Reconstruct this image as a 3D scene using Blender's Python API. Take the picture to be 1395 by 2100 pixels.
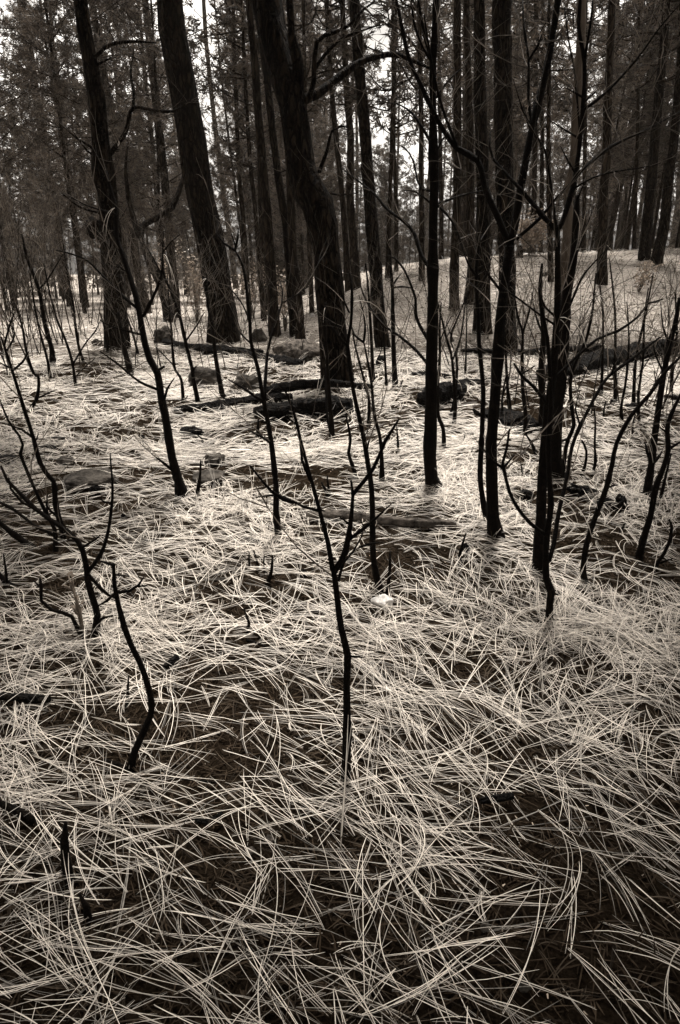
import bpy, math, random
import numpy as np
from mathutils import Vector, noise

for o in list(bpy.data.objects): bpy.data.objects.remove(o)
S = bpy.context.scene
COL = S.collection
R = math.radians

# ------------------------------------------------------------------ camera
F = 1400.0; PITCH = R(21.4); CAMH = 1.2
cd = bpy.data.cameras.new('camera'); cam = bpy.data.objects.new('camera', cd); COL.objects.link(cam)
cd.sensor_fit = 'VERTICAL'; cd.sensor_height = 36; cd.sensor_width = 24; cd.lens = 24
cd.clip_start = 0.02; cd.clip_end = 2000
cam.location = (0, 0, CAMH); cam.rotation_euler = (R(90) - PITCH, 0, 0)
S.camera = cam
# ------------------------------------------------------------------ world, sun, exposure
SUN_EL, SUN_AZ = R(66), R(6)          # ahead of the camera, a little to the right
w = bpy.data.worlds.new('World'); S.world = w; w.use_nodes = True
nt = w.node_tree; nt.nodes.clear()
sky = nt.nodes.new('ShaderNodeTexSky'); sky.sky_type = 'NISHITA'; sky.sun_disc = False
sky.sun_elevation = SUN_EL; sky.sun_rotation = SUN_AZ; sky.dust_density = 4; sky.air_density = 1.0
bw = nt.nodes.new('ShaderNodeRGBToBW'); nt.links.new(sky.outputs[0], bw.inputs[0])
tc = nt.nodes.new('ShaderNodeTexCoord')
cn = nt.nodes.new('ShaderNodeTexNoise'); cn.inputs['Scale'].default_value = 2.6; cn.inputs['Detail'].default_value = 5
nt.links.new(tc.outputs['Generated'], cn.inputs[0])
cr = nt.nodes.new('ShaderNodeMapRange'); cr.inputs[1].default_value = .38; cr.inputs[2].default_value = .62
cr.inputs[3].default_value = .8; cr.inputs[4].default_value = 1.9
nt.links.new(cn.outputs[0], cr.inputs[0])
mu = nt.nodes.new('ShaderNodeMath'); mu.operation = 'MULTIPLY'
nt.links.new(bw.outputs[0], mu.inputs[0]); nt.links.new(cr.outputs[0], mu.inputs[1])
ti = nt.nodes.new('ShaderNodeMix'); ti.data_type = 'RGBA'; ti.blend_type = 'MULTIPLY'; ti.inputs[0].default_value = 1
ti.inputs[7].default_value = (1.0, .95, .885, 1)
nt.links.new(mu.outputs[0], ti.inputs[6])
bg = nt.nodes.new('ShaderNodeBackground'); bg.inputs[1].default_value = .105
nt.links.new(ti.outputs[2], bg.inputs[0])
wo = nt.nodes.new('ShaderNodeOutputWorld'); nt.links.new(bg.outputs[0], wo.inputs[0])
sl = bpy.data.lights.new('sun', 'SUN'); sun = bpy.data.objects.new('sun', sl); COL.objects.link(sun)
sl.energy = 4.3; sl.angle = R(11); sl.color = (1, .955, .89)
sd = Vector((math.sin(SUN_AZ) * math.cos(SUN_EL), math.cos(SUN_AZ) * math.cos(SUN_EL), math.sin(SUN_EL)))
sun.rotation_euler = sd.to_track_quat('Z', 'Y').to_euler()
S.view_settings.view_transform = 'Standard'; S.view_settings.look = 'None'
S.view_settings.exposure = 1.25; S.view_settings.gamma = 1; S.view_settings.use_curve_mapping = False
S.render.engine = 'CYCLES'
S.cycles.max_bounces = 5; S.cycles.volume_bounces = 0; S.cycles.diffuse_bounces = 3; S.cycles.transparent_max_bounces = 4

rng = np.random.default_rng(7); random.seed(7)

# ------------------------------------------------------------------ materials
TINT = (1.0, .70, .46)
def col(v, t=TINT):
    if t is TINT:                                         # darker surfaces are browner, pale ones nearly neutral
        k = min(1, max(0, (v - .015) / .10)); t = tuple(TINT[i] * (1 - k) + (1, .81, .64)[i] * k for i in range(3))
    return (v * t[0], v * t[1], v * t[2], 1)
def material(name, lo, hi, scale=8, stretch=1, rough=.9, bump=.3, bscale=30, island=False, trans=0, spec=.2, tint=TINT, dist=.01):
    m = bpy.data.materials.new(name); m.use_nodes = True; n = m.node_tree; b = n.nodes['Principled BSDF']
    b.inputs['Roughness'].default_value = rough; b.inputs['Specular IOR Level'].default_value = spec
    t = n.nodes.new('ShaderNodeTexCoord'); mp = n.nodes.new('ShaderNodeMapping'); mp.inputs['Scale'].default_value = (1, 1, stretch)
    n.links.new(t.outputs['Object'], mp.inputs[0])
    tex = n.nodes.new('ShaderNodeTexNoise'); tex.inputs['Scale'].default_value = scale; tex.inputs['Detail'].default_value = 6
    tex.inputs['Roughness'].default_value = .65
    n.links.new(mp.outputs[0], tex.inputs[0])
    rp = n.nodes.new('ShaderNodeValToRGB'); rp.color_ramp.elements[0].position = .36; rp.color_ramp.elements[1].position = .66
    rp.color_ramp.elements[0].color = col(lo, tint); rp.color_ramp.elements[1].color = col(hi, tint)
    if island:
        g = n.nodes.new('ShaderNodeNewGeometry'); n.links.new(g.outputs['Random Per Island'], rp.inputs[0])
        rp.color_ramp.elements[0].position = 0; rp.color_ramp.elements[1].position = 1
    else: n.links.new(tex.outputs[0], rp.inputs[0])
    n.links.new(rp.outputs[0], b.inputs['Base Color'])
    if bump:
        t2 = n.nodes.new('ShaderNodeTexNoise'); t2.inputs['Scale'].default_value = bscale; t2.inputs['Detail'].default_value = 5
        n.links.new(mp.outputs[0], t2.inputs[0])
        bp = n.nodes.new('ShaderNodeBump'); bp.inputs['Strength'].default_value = bump; bp.inputs['Distance'].default_value = dist
        n.links.new(t2.outputs[0], bp.inputs['Height']); n.links.new(bp.outputs[0], b.inputs['Normal'])
    if trans:
        tr = n.nodes.new('ShaderNodeBsdfTranslucent'); mx = n.nodes.new('ShaderNodeMixShader'); mx.inputs[0].default_value = trans
        n.links.new(rp.outputs[0], tr.inputs[0]); n.links.new(b.outputs[0], mx.inputs[1]); n.links.new(tr.outputs[0], mx.inputs[2])
        n.links.new(mx.outputs[0], n.nodes['Material Output'].inputs[0])
    return m
M = {}
M['char'] = material('charred_stem', .004, .012, scale=40, bump=.5, bscale=120, spec=.06, rough=.8, dist=.004)
M['bark'] = material('charred_pine_bark', .002, .03, scale=14, stretch=.22, bump=1, bscale=26, spec=.04, rough=.9, dist=.05)
M['farbark'] = material('pine_bark_hazed', .008, .045, scale=8, stretch=.2, bump=.8, bscale=18, dist=.03, spec=.05)  # far trunks: distance haze partly put into the paler bark colour
M['palebark'] = material('pale_bark', .03, .08, scale=10, stretch=.2, bump=.8, bscale=18, dist=.02)
M['greystem'] = material('grey_stem', .01, .05, scale=20, bump=.4, bscale=90, spec=.1, dist=.003)
M['twig'] = material('dry_twig_glints', .004, .17, scale=7, bump=0, spec=.3)  # pale end of the ramp paints highlights of twigs catching light
M['needle'] = material('dry_pine_needle', .09, .84, island=True, bump=0, rough=.5, spec=.35, trans=.12, tint=(1, .90, .785))
M['debris'] = material('dark_debris', .003, .045, island=True, bump=0, rough=.9, spec=0)
M['oldneedle'] = material('scorched_needle', .006, .075, island=True, bump=0, rough=.9, spec=.05, tint=(1, .78, .58))
M['chip'] = material('pale_chip', .1, .45, island=True, bump=0, rough=.9)
M['rock'] = material('rock', .015, .08, scale=14, bump=1, bscale=40, dist=.03, spec=.05, tint=(1, .88, .76))
M['paleRock'] = material('white_quartz_rock', .22, .6, scale=24, bump=.8, bscale=30, tint=(1, .95, .9))
M['log'] = material('charred_log', .001, .012, scale=9, bump=1, bscale=22, spec=.08, rough=.75, dist=.04)
M['greylog'] = material('weathered_log', .015, .13, scale=22, bump=1, bscale=50, dist=.02, spec=.05, tint=(1, .86, .74))
M['foliage'] = material('pine_foliage', .003, .12, island=True, bump=0, trans=.4, rough=.6, tint=(1, .80, .63))
M['leaf'] = material('broad_leaf', .12, .5, island=True, bump=0, trans=.35, rough=.45, spec=.5)
M['sprout'] = material('sprout_leaf', .09, .2, island=True, bump=0, trans=.3, rough=.6)

def add_plates(m, scale, st, dist, dark):
    n = m.node_tree; b = n.nodes['Principled BSDF']; L = n.links; t = n.nodes['Texture Coordinate']
    mp = n.nodes.new('ShaderNodeMapping'); mp.inputs['Scale'].default_value = (1, 1, st); L.new(t.outputs['Object'], mp.inputs[0])
    wn = n.nodes.new('ShaderNodeTexNoise'); wn.inputs['Scale'].default_value = scale * .7; wn.inputs['Detail'].default_value = 4; L.new(mp.outputs[0], wn.inputs[0])
    ad = n.nodes.new('ShaderNodeMix'); ad.data_type = 'RGBA'; ad.blend_type = 'ADD'; ad.inputs[0].default_value = .10; L.new(mp.outputs[0], ad.inputs[6]); L.new(wn.outputs[1], ad.inputs[7])
    vo = n.nodes.new('ShaderNodeTexVoronoi'); vo.feature = 'DISTANCE_TO_EDGE'; vo.inputs['Scale'].default_value = scale; L.new(ad.outputs[2], vo.inputs[0])
    mr = n.nodes.new('ShaderNodeMapRange'); mr.inputs[1].default_value = .0; mr.inputs[2].default_value = .22; L.new(vo.outputs[0], mr.inputs[0])
    src = b.inputs['Base Color'].links[0].from_socket
    mx = n.nodes.new('ShaderNodeMix'); mx.data_type = 'RGBA'; mx.inputs[6].default_value = col(dark); L.new(mr.outputs[0], mx.inputs[0]); L.new(src, mx.inputs[7]); L.new(mx.outputs[2], b.inputs['Base Color'])
    old = b.inputs['Normal'].links[0].from_node; b2 = n.nodes.new('ShaderNodeBump'); b2.inputs['Strength'].default_value = 1; b2.inputs['Distance'].default_value = dist
    L.new(mr.outputs[0], b2.inputs['Height']); L.new(old.outputs[0], b2.inputs['Normal']); L.new(b2.outputs[0], b.inputs['Normal'])
add_plates(M['bark'], 22, .3, .02, .001); add_plates(M['farbark'], 16, .3, .02, .004); add_plates(M['log'], 26, 1, .02, .001)
add_plates(M['char'], 70, .5, .003, .002)

def ground_material():
    m = bpy.data.materials.new('forest_floor'); m.use_nodes = True; n = m.node_tree; b = n.nodes['Principled BSDF']; L = n.links
    b.inputs['Roughness'].default_value = .95; b.inputs['Specular IOR Level'].default_value = .0
    t = n.nodes.new('ShaderNodeTexCoord')
    def N(scale, detail=8, rough=.6, vec=None):
        x = n.nodes.new('ShaderNodeTexNoise'); x.inputs['Scale'].default_value = scale; x.inputs['Detail'].default_value = detail
        x.inputs['Roughness'].default_value = rough; L.new(vec or t.outputs['Object'], x.inputs[0]); return x
    def ramp(src, p0, c0, p1, c1):
        r = n.nodes.new('ShaderNodeValToRGB'); e = r.color_ramp.elements; e[0].position = p0; e[1].position = p1
        e[0].color = c0; e[1].color = c1; L.new(src, r.inputs[0]); return r
    soil = ramp(N(55, 8, .75).outputs[0], .38, col(.004), .7, col(.03))
    # litter: stretched streaks of fallen needles, seen as texture where they are too far to be modelled
    mp = n.nodes.new('ShaderNodeMapping'); mp.inputs['Scale'].default_value = (9, 26, 9); L.new(t.outputs['Object'], mp.inputs[0])
    lit = ramp(N(1.6, 10, .82, mp.outputs[0]).outputs[0], .40, col(.02), .60, col(.66, (1, .9, .8)))
    patch = ramp(N(.55, 6, .6).outputs[0], .35, (.35, .35, .35, 1), .6, (1, 1, 1, 1))
    sx = n.nodes.new('ShaderNodeSeparateXYZ'); L.new(t.outputs['Object'], sx.inputs[0])
    mr = n.nodes.new('ShaderNodeMapRange'); mr.inputs[1].default_value = 7.2; mr.inputs[2].default_value = 11; L.new(sx.outputs[1], mr.inputs[0])
    mm = n.nodes.new('ShaderNodeMath'); mm.operation = 'MULTIPLY'; L.new(mr.outputs[0], mm.inputs[0]); L.new(patch.outputs[0], mm.inputs[1])
    mx = n.nodes.new('ShaderNodeMix'); mx.data_type = 'RGBA'; L.new(mm.outputs[0], mx.inputs[0])
    L.new(soil.outputs[0], mx.inputs[6]); L.new(lit.outputs[0], mx.inputs[7]); L.new(mx.outputs[2], b.inputs['Base Color'])
    bp = n.nodes.new('ShaderNodeBump'); bp.inputs['Strength'].default_value = .9; bp.inputs['Distance'].default_value = .02
    L.new(N(70, 6, .8).outputs[0], bp.inputs['Height'])
    L.new(bp.outputs[0], b.inputs['Normal'])
    return m
M['ground'] = ground_material()

# ------------------------------------------------------------------ terrain
_perm = rng.random((256, 256))
def vnoise(x, y, s=1.0, o=0):
    x = np.asarray(x, float) * s + 37.3 + o; y = np.asarray(y, float) * s + 91.7 + o * 1.7
    xi = np.floor(x).astype(int); yi = np.floor(y).astype(int); fx = x - xi; fy = y - yi
    fx = fx * fx * (3 - 2 * fx); fy = fy * fy * (3 - 2 * fy)
    g = lambda i, j: _perm[i % 256, j % 256]
    return (g(xi, yi) * (1 - fx) + g(xi + 1, yi) * fx) * (1 - fy) + (g(xi, yi + 1) * (1 - fx) + g(xi + 1, yi + 1) * fx) * fy
AZ = [-.8, -.3, -.16, -.10, -.044, .02, .063, .15, .22, .3, .45, .8]
ZF = [-.9, -1.0, -1.1, -.85, -.35, .25, .59, .86, .98, 1.05, 1.14, 1.2]
R0 = [13, 13, 12.5, 11.5, 9.5, 8.3, 7.9, 7.7, 7.7, 7.7, 7.9, 8.5]
def gz(x, y):
    x = np.asarray(x, float); y = np.asarray(y, float)
    yy = np.maximum(y, .5); az = np.clip(x / yy, -.8, .8); r = np.where(y > 0, y, 0)
    zf = np.interp(az, AZ, ZF); r0 = np.interp(az, AZ, R0)
    t = np.clip((r - r0) / (20.5 - r0), 0, 1); s = t * t * (3 - 2 * t) * .55 + t * .45 * (1 - t) + t * t * .45
    z = zf * s
    z = z - np.clip(r - 20.5, 0, 400) * .035
    near = np.clip(1.4 - r / 14, .25, 1)
    z = z + near * (.10 * (vnoise(x, y, .55) - .5) + .055 * (vnoise(x, y, 1.7, 5) - .5) + .022 * (vnoise(x, y, 5.1, 9) - .5))
    z = z + .35 * (vnoise(x, y, .16, 3) - .5) * np.clip((r - 7) / 12, 0, 1)
    z = z + .008 * (vnoise(x, y, 17, 2) - .5) * (np.hypot(x, y) < 6)
    return z
_z0 = float(gz(0., 1.0))
def G(x, y): return float(gz(x, y))
def ray(px, py):
    a = (px - 697.5) / F; b = (1050 - py) / F
    return Vector((a, math.cos(PITCH) + b * math.sin(PITCH), -math.sin(PITCH) + b * math.cos(PITCH)))
def hit(px, py):
    d = ray(px, py); ts = np.concatenate([np.arange(.3, 12, .01), np.arange(12, 60, .05)])
    z = CAMH + d.z * ts - gz(d.x * ts, d.y * ts); k = np.argmax(z < 0)
    if not (z < 0).any(): k = len(ts) - 1
    t = float(ts[k]); return Vector((d.x * t, d.y * t, G(d.x * t, d.y * t)))
def at(px, py, Y):
    d = ray(px, py); t = Y / d.y; return Vector((d.x * t, Y, CAMH + d.z * t))
FW = Vector((0, math.cos(PITCH), -math.sin(PITCH)))
def depth(p): return (p - Vector((0, 0, CAMH))).dot(FW)

# ------------------------------------------------------------------ mesh helpers
def link(name, me, parent=None, loc=None):
    o = bpy.data.objects.new(name, me); COL.objects.link(o)
    if parent: o.parent = parent
    if loc is not None: o.location = loc
    return o
def mesh(name, V, Fc, mat, smooth=True):
    me = bpy.data.meshes.new(name); me.from_pydata([tuple(v) for v in V], [], Fc); me.materials.append(mat)
    if smooth: me.polygons.foreach_set('use_smooth', [True] * len(me.polygons))
    me.update(); return me
def tag(o, label=None, cat=None, group=None, kind=None):
    if label: o['label'] = label
    if cat: o['category'] = cat
    if group: o['group'] = group
    if kind: o['kind'] = kind
    return o
def empty(name, loc):
    o = bpy.data.objects.new(name, None); COL.objects.link(o); o.location = loc; o.empty_display_size = .1; return o
def npmesh(name, V, Fi, mat, k, smooth=False):
    """V (n,3), Fi (m,k) arrays -> mesh"""
    me = bpy.data.meshes.new(name); me.vertices.add(len(V)); me.vertices.foreach_set('co', V.astype(np.float32).ravel())
    m = len(Fi); me.loops.add(m * k); me.loops.foreach_set('vertex_index', Fi.astype(np.int32).ravel())
    me.polygons.add(m); me.polygons.foreach_set('loop_start', np.arange(0, m * k, k, dtype=np.int32))
    me.polygons.foreach_set('loop_total', np.full(m, k, dtype=np.int32))
    if smooth: me.polygons.foreach_set('use_smooth', np.ones(m, dtype=bool))
    me.materials.append(mat); me.update(); me.validate(); return me
def resample(P, Rr, step):
    """Catmull-Rom through P (Vectors) with radii"""
    if len(P) < 2: return P, Rr
    Q = [P[0] * 2 - P[1]] + list(P) + [P[-1] * 2 - P[-2]]; out = []; ro = []
    for i in range(len(P) - 1):
        a, b, c, d = Q[i:i + 4]; n = max(1, int((c - b).length / step))
        for k in range(n):
            t = k / n; t2 = t * t; t3 = t2 * t
            out.append(.5 * ((2 * b) + (c - a) * t + (2 * a - 5 * b + 4 * c - d) * t2 + (3 * b - a - 3 * c + d) * t3))
            ro.append(Rr[i] * (1 - t) + Rr[i + 1] * t)
    out.append(P[-1].copy()); ro.append(Rr[-1]); return out, ro
def tube(V, Fc, P, Rr, sides=8, rough=0., nscale=8, seed=0, cap=True, ripple=0, lobes=0):
    n = len(P); base = len(V); t = (P[1] - P[0]).normalized(); u = t.orthogonal().normalized()
    for i in range(n):
        tn = (P[min(i + 1, n - 1)] - P[max(i - 1, 0)])
        if tn.length > 1e-9: t = tn.normalized()
        u = (u - t * u.dot(t)).normalized(); v = t.cross(u)
        for k in range(sides):
            a = 2 * math.pi * k / sides; d = u * math.cos(a) + v * math.sin(a); r = Rr[i]
            if rough:
                q = P[i] + d * r
                r *= 1 + rough * (noise.noise(q * nscale + Vector((seed, 0, 0))) + .5 * noise.noise(q * nscale * 3.1) + .35 * noise.noise(q * nscale * 7.3))
            if lobes: r *= 1 + ripple * math.sin(a * lobes + seed + 1.5 * math.sin(i * .12 + seed))
            V.append(P[i] + d * r)
    for i in range(n - 1):
        for k in range(sides):
            k2 = (k + 1) % sides; a = base + i * sides
            Fc.append((a + k, a + k2, a + sides + k2, a + sides + k))
    if cap:
        Fc.append(tuple(base + k for k in reversed(range(sides)))); Fc.append(tuple(base + (n - 1) * sides + k for k in range(sides)))
def local(V, o): return [v - o for v in V]

# ------------------------------------------------------------------ ground sheet
def build_ground():
    nr, na = 330, 420
    rr = np.concatenate([[0], np.geomspace(.25, 400, nr)]); aa = np.linspace(0, 2 * np.pi, na, endpoint=False)
    X = np.outer(rr, np.cos(aa)); Y = np.outer(rr, np.sin(aa)); Z = gz(X, Y)
    V = np.stack([X, Y, Z], -1).reshape(-1, 3); i = np.arange(nr); j = np.arange(na); I, J = np.meshgrid(i, j, indexing='ij'); J2 = (J + 1) % na
    Fi = np.stack([I * na + J, (I + 1) * na + J, (I + 1) * na + J2, I * na + J2], -1).reshape(-1, 4)
    o = link('ground', npmesh('ground', V, Fi, M['ground'], 4, True)); tag(o, kind='structure')
build_ground()

# ------------------------------------------------------------------ needle litter
HOLES = [(480, 1400, 80, .55), (470, 1660, 110, .8), (1080, 1870, 170, .6), (620, 1860, 90, .6), (170, 1480, 80, .4), (890, 1500, 60, .7), (1000, 1650, 70, .7),
         (1160, 1100, 60, .7), (560, 1250, 110, .6), (760, 1165, 60, .6), (850, 1215, 110, .5), (170, 975, 60, .6), (420, 975, 50, .3), (300, 2020, 120, .5),
         (1000, 2000, 130, .3), (60, 1240, 80, .5), (880, 1350, 60, .45), (1230, 1420, 90, .5), (370, 1180, 70, .4), (1320, 1210, 60, .5), (100, 1120, 60, .4), (1250, 1850, 110, .6)]
DENSE = [(760, 1400, 150, .8), (560, 1530, 90, .4), (330, 1400, 70, .5), (830, 1640, 150, .5), (1240, 1290, 120, .6), (400, 1120, 130, .4), (930, 980, 120, .3), (680, 1820, 60, .4), (1000, 1300, 120, .4), (1180, 1560, 90, .4)]
def project(x, y, z):
    dz = z - CAMH; dep = y * math.cos(PITCH) - dz * math.sin(PITCH); up = y * math.sin(PITCH) + dz * math.cos(PITCH)
    return 697.5 + F * x / dep, 1050 - F * up / dep, dep
# density holes and piles are places on the ground: convert once to world spots
def spots(L):
    out = []
    for px, py, r, s in L:
        c = hit(px, py); rw = r / F * depth(c); out.append((c.x, c.y, rw, rw * 1.5, s))
    return out
HW, DW = spots(HOLES), spots(DENSE)
def density(x, y):
    d = .35 + 1.1 * vnoise(x, y, 2.4, 11) * (.5 + vnoise(x, y, 6.5, 12))
    d = np.where(vnoise(x, y, 4.2, 15) < .3, d * .45, d)
    for cx, cy, rx, ry, s in HW: d = d * (1 - s * np.exp(-((x - cx) / rx) ** 2 - ((y - cy) / ry) ** 2))
    for cx, cy, rx, ry, s in DW: d = d + s * np.exp(-((x - cx) / rx) ** 2 - ((y - cy) / ry) ** 2)
    return d
def strands(n0, y0, y1, seg, wid, lmin, lmax, lift, per=1, dfun=None, seed=1, tiltk=.12, curve=1.0, flow=True, profile=True):
    """cloud of bent strands lying on the ground inside the viewed wedge"""
    g = np.random.default_rng(seed)
    y = np.sqrt(g.uniform(y0 * y0, y1 * y1, n0)); x = g.uniform(-1, 1, n0) * (y * .60 + .35)
    if dfun is not None:
        keep = g.random(n0) < dfun(x, y); x, y = x[keep], y[keep]
    n = len(x)
    if flow: th = (vnoise(x, y, .8, 21) * 2 - 1) * 1.9 + g.normal(0, .62, n) + np.where(g.random(n) < .22, g.uniform(0, 3.14, n), 0)
    else: th = g.uniform(0, 6.283, n)
    th = th + np.where(g.random(n) < .5, np.pi, 0)
    Lh = g.uniform(lmin, lmax, n); Lh = np.where(g.random(n) < .2, Lh * g.uniform(.3, .7, n), Lh); cur = g.normal(0, .36, n) * curve; cur = np.where(g.random(n) < .14, cur * 2.3, cur)
    tilt = np.abs(g.normal(0, tiltk, n)); tilt = np.where(g.random(n) < .04, tilt * 3.2, tilt); hz = g.random(n) ** 2 * lift + .002
    if per > 1:
        cnt = g.integers(2, per + 1, n); idx = np.repeat(np.arange(n), cnt)
        x, y, Lh, cur, tilt, hz, th = (q[idx] for q in (x, y, Lh, cur, tilt, hz, th)); m = len(x)
        th = th + g.normal(0, .07, m); cur = cur + g.normal(0, .13, m); Lh = Lh * g.uniform(.86, 1.05, m); hz = hz + g.uniform(0, .004, m); tilt = tilt * g.uniform(.7, 1.3, m)
        n = m
    s = np.linspace(0, 1, seg + 1)
    ang = th[:, None] + cur[:, None] * s[None, :]
    st = (Lh / seg)[:, None]
    cx = x[:, None] + np.cumsum(np.cos(ang) * st, 1); cy = y[:, None] + np.cumsum(np.sin(ang) * st, 1)
    gzv = gz(cx, cy)
    # a stiff needle bridges hollows: blend its own chord with the terrain
    chord = gzv[:, :1] * (1 - s) + gzv[:, -1:] * s
    cz = np.maximum(gzv, chord) + hz[:, None] + (tilt * Lh)[:, None] * s + (Lh * .05 * np.abs(cur))[:, None] * np.sin(np.pi * s)
    tx, ty = np.cos(ang), np.sin(ang); nx, ny = -ty, tx
    wd = g.uniform(.7, 1.25, n)[:, None] * wid * (np.minimum(1, .45 + 3.2 * s[None, :]) * np.minimum(1, (1 - s[None, :]) * 5 + .25)) * .5
    A = np.stack([cx + nx * wd, cy + ny * wd, cz], -1); C = np.stack([cx - nx * wd, cy - ny * wd, cz], -1)
    k = seg + 1
    if profile:
        B = np.stack([cx, cy, cz + wd * 1.1], -1)
        V = np.stack([A, B, C], 2).reshape(n, -1, 3); q = np.arange(seg) * 3
        f1 = np.stack([q, q + 1, q + 4, q + 3], -1); f2 = np.stack([q + 1, q + 2, q + 5, q + 4], -1); f = np.concatenate([f1, f2]); vk = 3 * k
    else:
        tw = g.uniform(-.8, .8, n)[:, None] * wd
        A[..., 2] += tw; C[..., 2] -= tw
        V = np.stack([A, C], 2).reshape(n, -1, 3); q = np.arange(seg) * 2; f = np.stack([q, q + 1, q + 3, q + 2], -1); vk = 2 * k
    Fi = (f[None] + (np.arange(n) * vk)[:, None, None]).reshape(-1, 4)
    return V.reshape(-1, 3), Fi
def merge(parts):
    V, Fi, o = [], [], 0
    for v, f in parts: V.append(v); Fi.append(f + o); o += len(v)
    return np.concatenate(V), np.concatenate(Fi)
A1 = strands(6800, .25, 2.1, 9, .0013, .12, .30, .03, 3, lambda x, y: np.clip(density(x, y), 0, 1.6) ** 1.5 * .45, 1)
A2 = strands(25000, 1.9, 4.2, 7, .0015, .09, .23, .035, 3, lambda x, y: np.clip(density(x, y), 0, 1.6) ** 1.8 * .45, 2)
A3 = strands(43000, 4.0, 7.6, 5, .0022, .09, .23, .035, 3, lambda x, y: np.clip(density(x, y), .0, 1.5) ** 2.0 * .42, 3, tiltk=.16)
A4 = strands(26000, 7.3, 12.0, 3, .0036, .12, .25, .02, 2, lambda x, y: np.clip(density(x, y), .0, 1.5) ** 1.6 * .4, 4, profile=False)
A5 = strands(26000, 11.5, 21, 2, .008, .10, .3, .015, 1, lambda x, y: vnoise(x, y, 1.1, 31) * .9, 5, profile=False)
V, Fi = merge([A1, A2, A3, A4, A5])
o = link('pine_needle_litter', npmesh('pine_needle_litter', V, Fi, M['needle'], 4))
tag(o, 'pale dry pine needles strewn thickly over the dark burnt floor', 'pine needles', kind='stuff')
U1 = strands(9000, .25, 3.0, 4, .0015, .04, .12, .008, 2, lambda x, y: density(x, y) * .6, 22, curve=1.3, profile=False)
U2 = strands(16000, 2.8, 7.5, 3, .0022, .05, .14, .01, 2, lambda x, y: density(x, y) * .6, 23, curve=1.3, profile=False)
V, Fi = merge([U1, U2]); o = link('brown_needle_litter', npmesh('brown_needle_litter', V, Fi, M['oldneedle'], 4))
tag(o, 'older scorched brown needles matted under the pale ones', 'pine needles', kind='stuff')
D1 = strands(42000, .25, 3.2, 2, .0030, .015, .07, .006, 1, None, 12, curve=.5, flow=False, profile=False)
D3 = strands(5000, 8.5, 20, 2, .03, .02, .10, .01, 1, lambda x, y: vnoise(x, y, .9, 41) * .7, 15, curve=1, flow=False, profile=True)
D2 = strands(26000, 3, 7.5, 2, .0045, .02, .08, .008, 1, None, 13, curve=.5, flow=False, profile=False)
V, Fi = merge([D1, D2]); V3, F3 = D3; m3 = mesh; o = link('burnt_debris', npmesh('burnt_debris', V, Fi, M['debris'], 4))
tag(o, 'short scorched needle and bark fragments on the dark soil', 'debris', kind='stuff')
o = link('bark_crumbs', npmesh('bark_crumbs', V3, F3, M['debris'], 4)); tag(o, 'dark bark crumbs and cones peppering the pale slope', 'bark crumbs', kind='stuff')
C1 = strands(2600, .25, 5, 1, .0075, .004, .011, .006, 1, None, 14, curve=.3, flow=False, profile=True)
o = link('pale_chips', npmesh('pale_chips', C1[0], C1[1], M['chip'], 4)); tag(o, 'small pale chips of bark and grit scattered on the soil', 'chips', kind='stuff')

# ------------------------------------------------------------------ traced woody plants
def parse(s):
    a = s.split(); return float(a[0]), float(a[1]), [tuple(map(float, q.split(','))) for q in a[2:]]
def twig_cluster(V, Fc, start, d, length, r, rnd, depthn=1, sides=4):
    P = [start.copy()]; n = 5; q = d.normalized()
    ax = Vector((rnd.gauss(0, 1), rnd.gauss(0, 1), rnd.gauss(.3, 1))).normalized()
    for i in range(n):
        q = (q + ax * .16 + Vector((rnd.gauss(0, .1), rnd.gauss(0, .1), rnd.gauss(.05, .08)))).normalized(); P.append(P[-1] + q * length / n)
    tube(V, Fc, P, [r * (1 - .7 * i / n) for i in range(n + 1)], sides, cap=False)
    if depthn > 0:
        for _ in range(rnd.choice((1, 2, 2, 3))):
            k = rnd.randint(1, n - 1); dd = (P[k + 1] - P[k]).normalized() + Vector((rnd.gauss(0, .7), rnd.gauss(0, .7), rnd.gauss(.2, .6)))
            twig_cluster(V, Fc, P[k], dd, length * rnd.uniform(.35, .65), r * .65, rnd, depthn - 1, sides)
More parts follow.
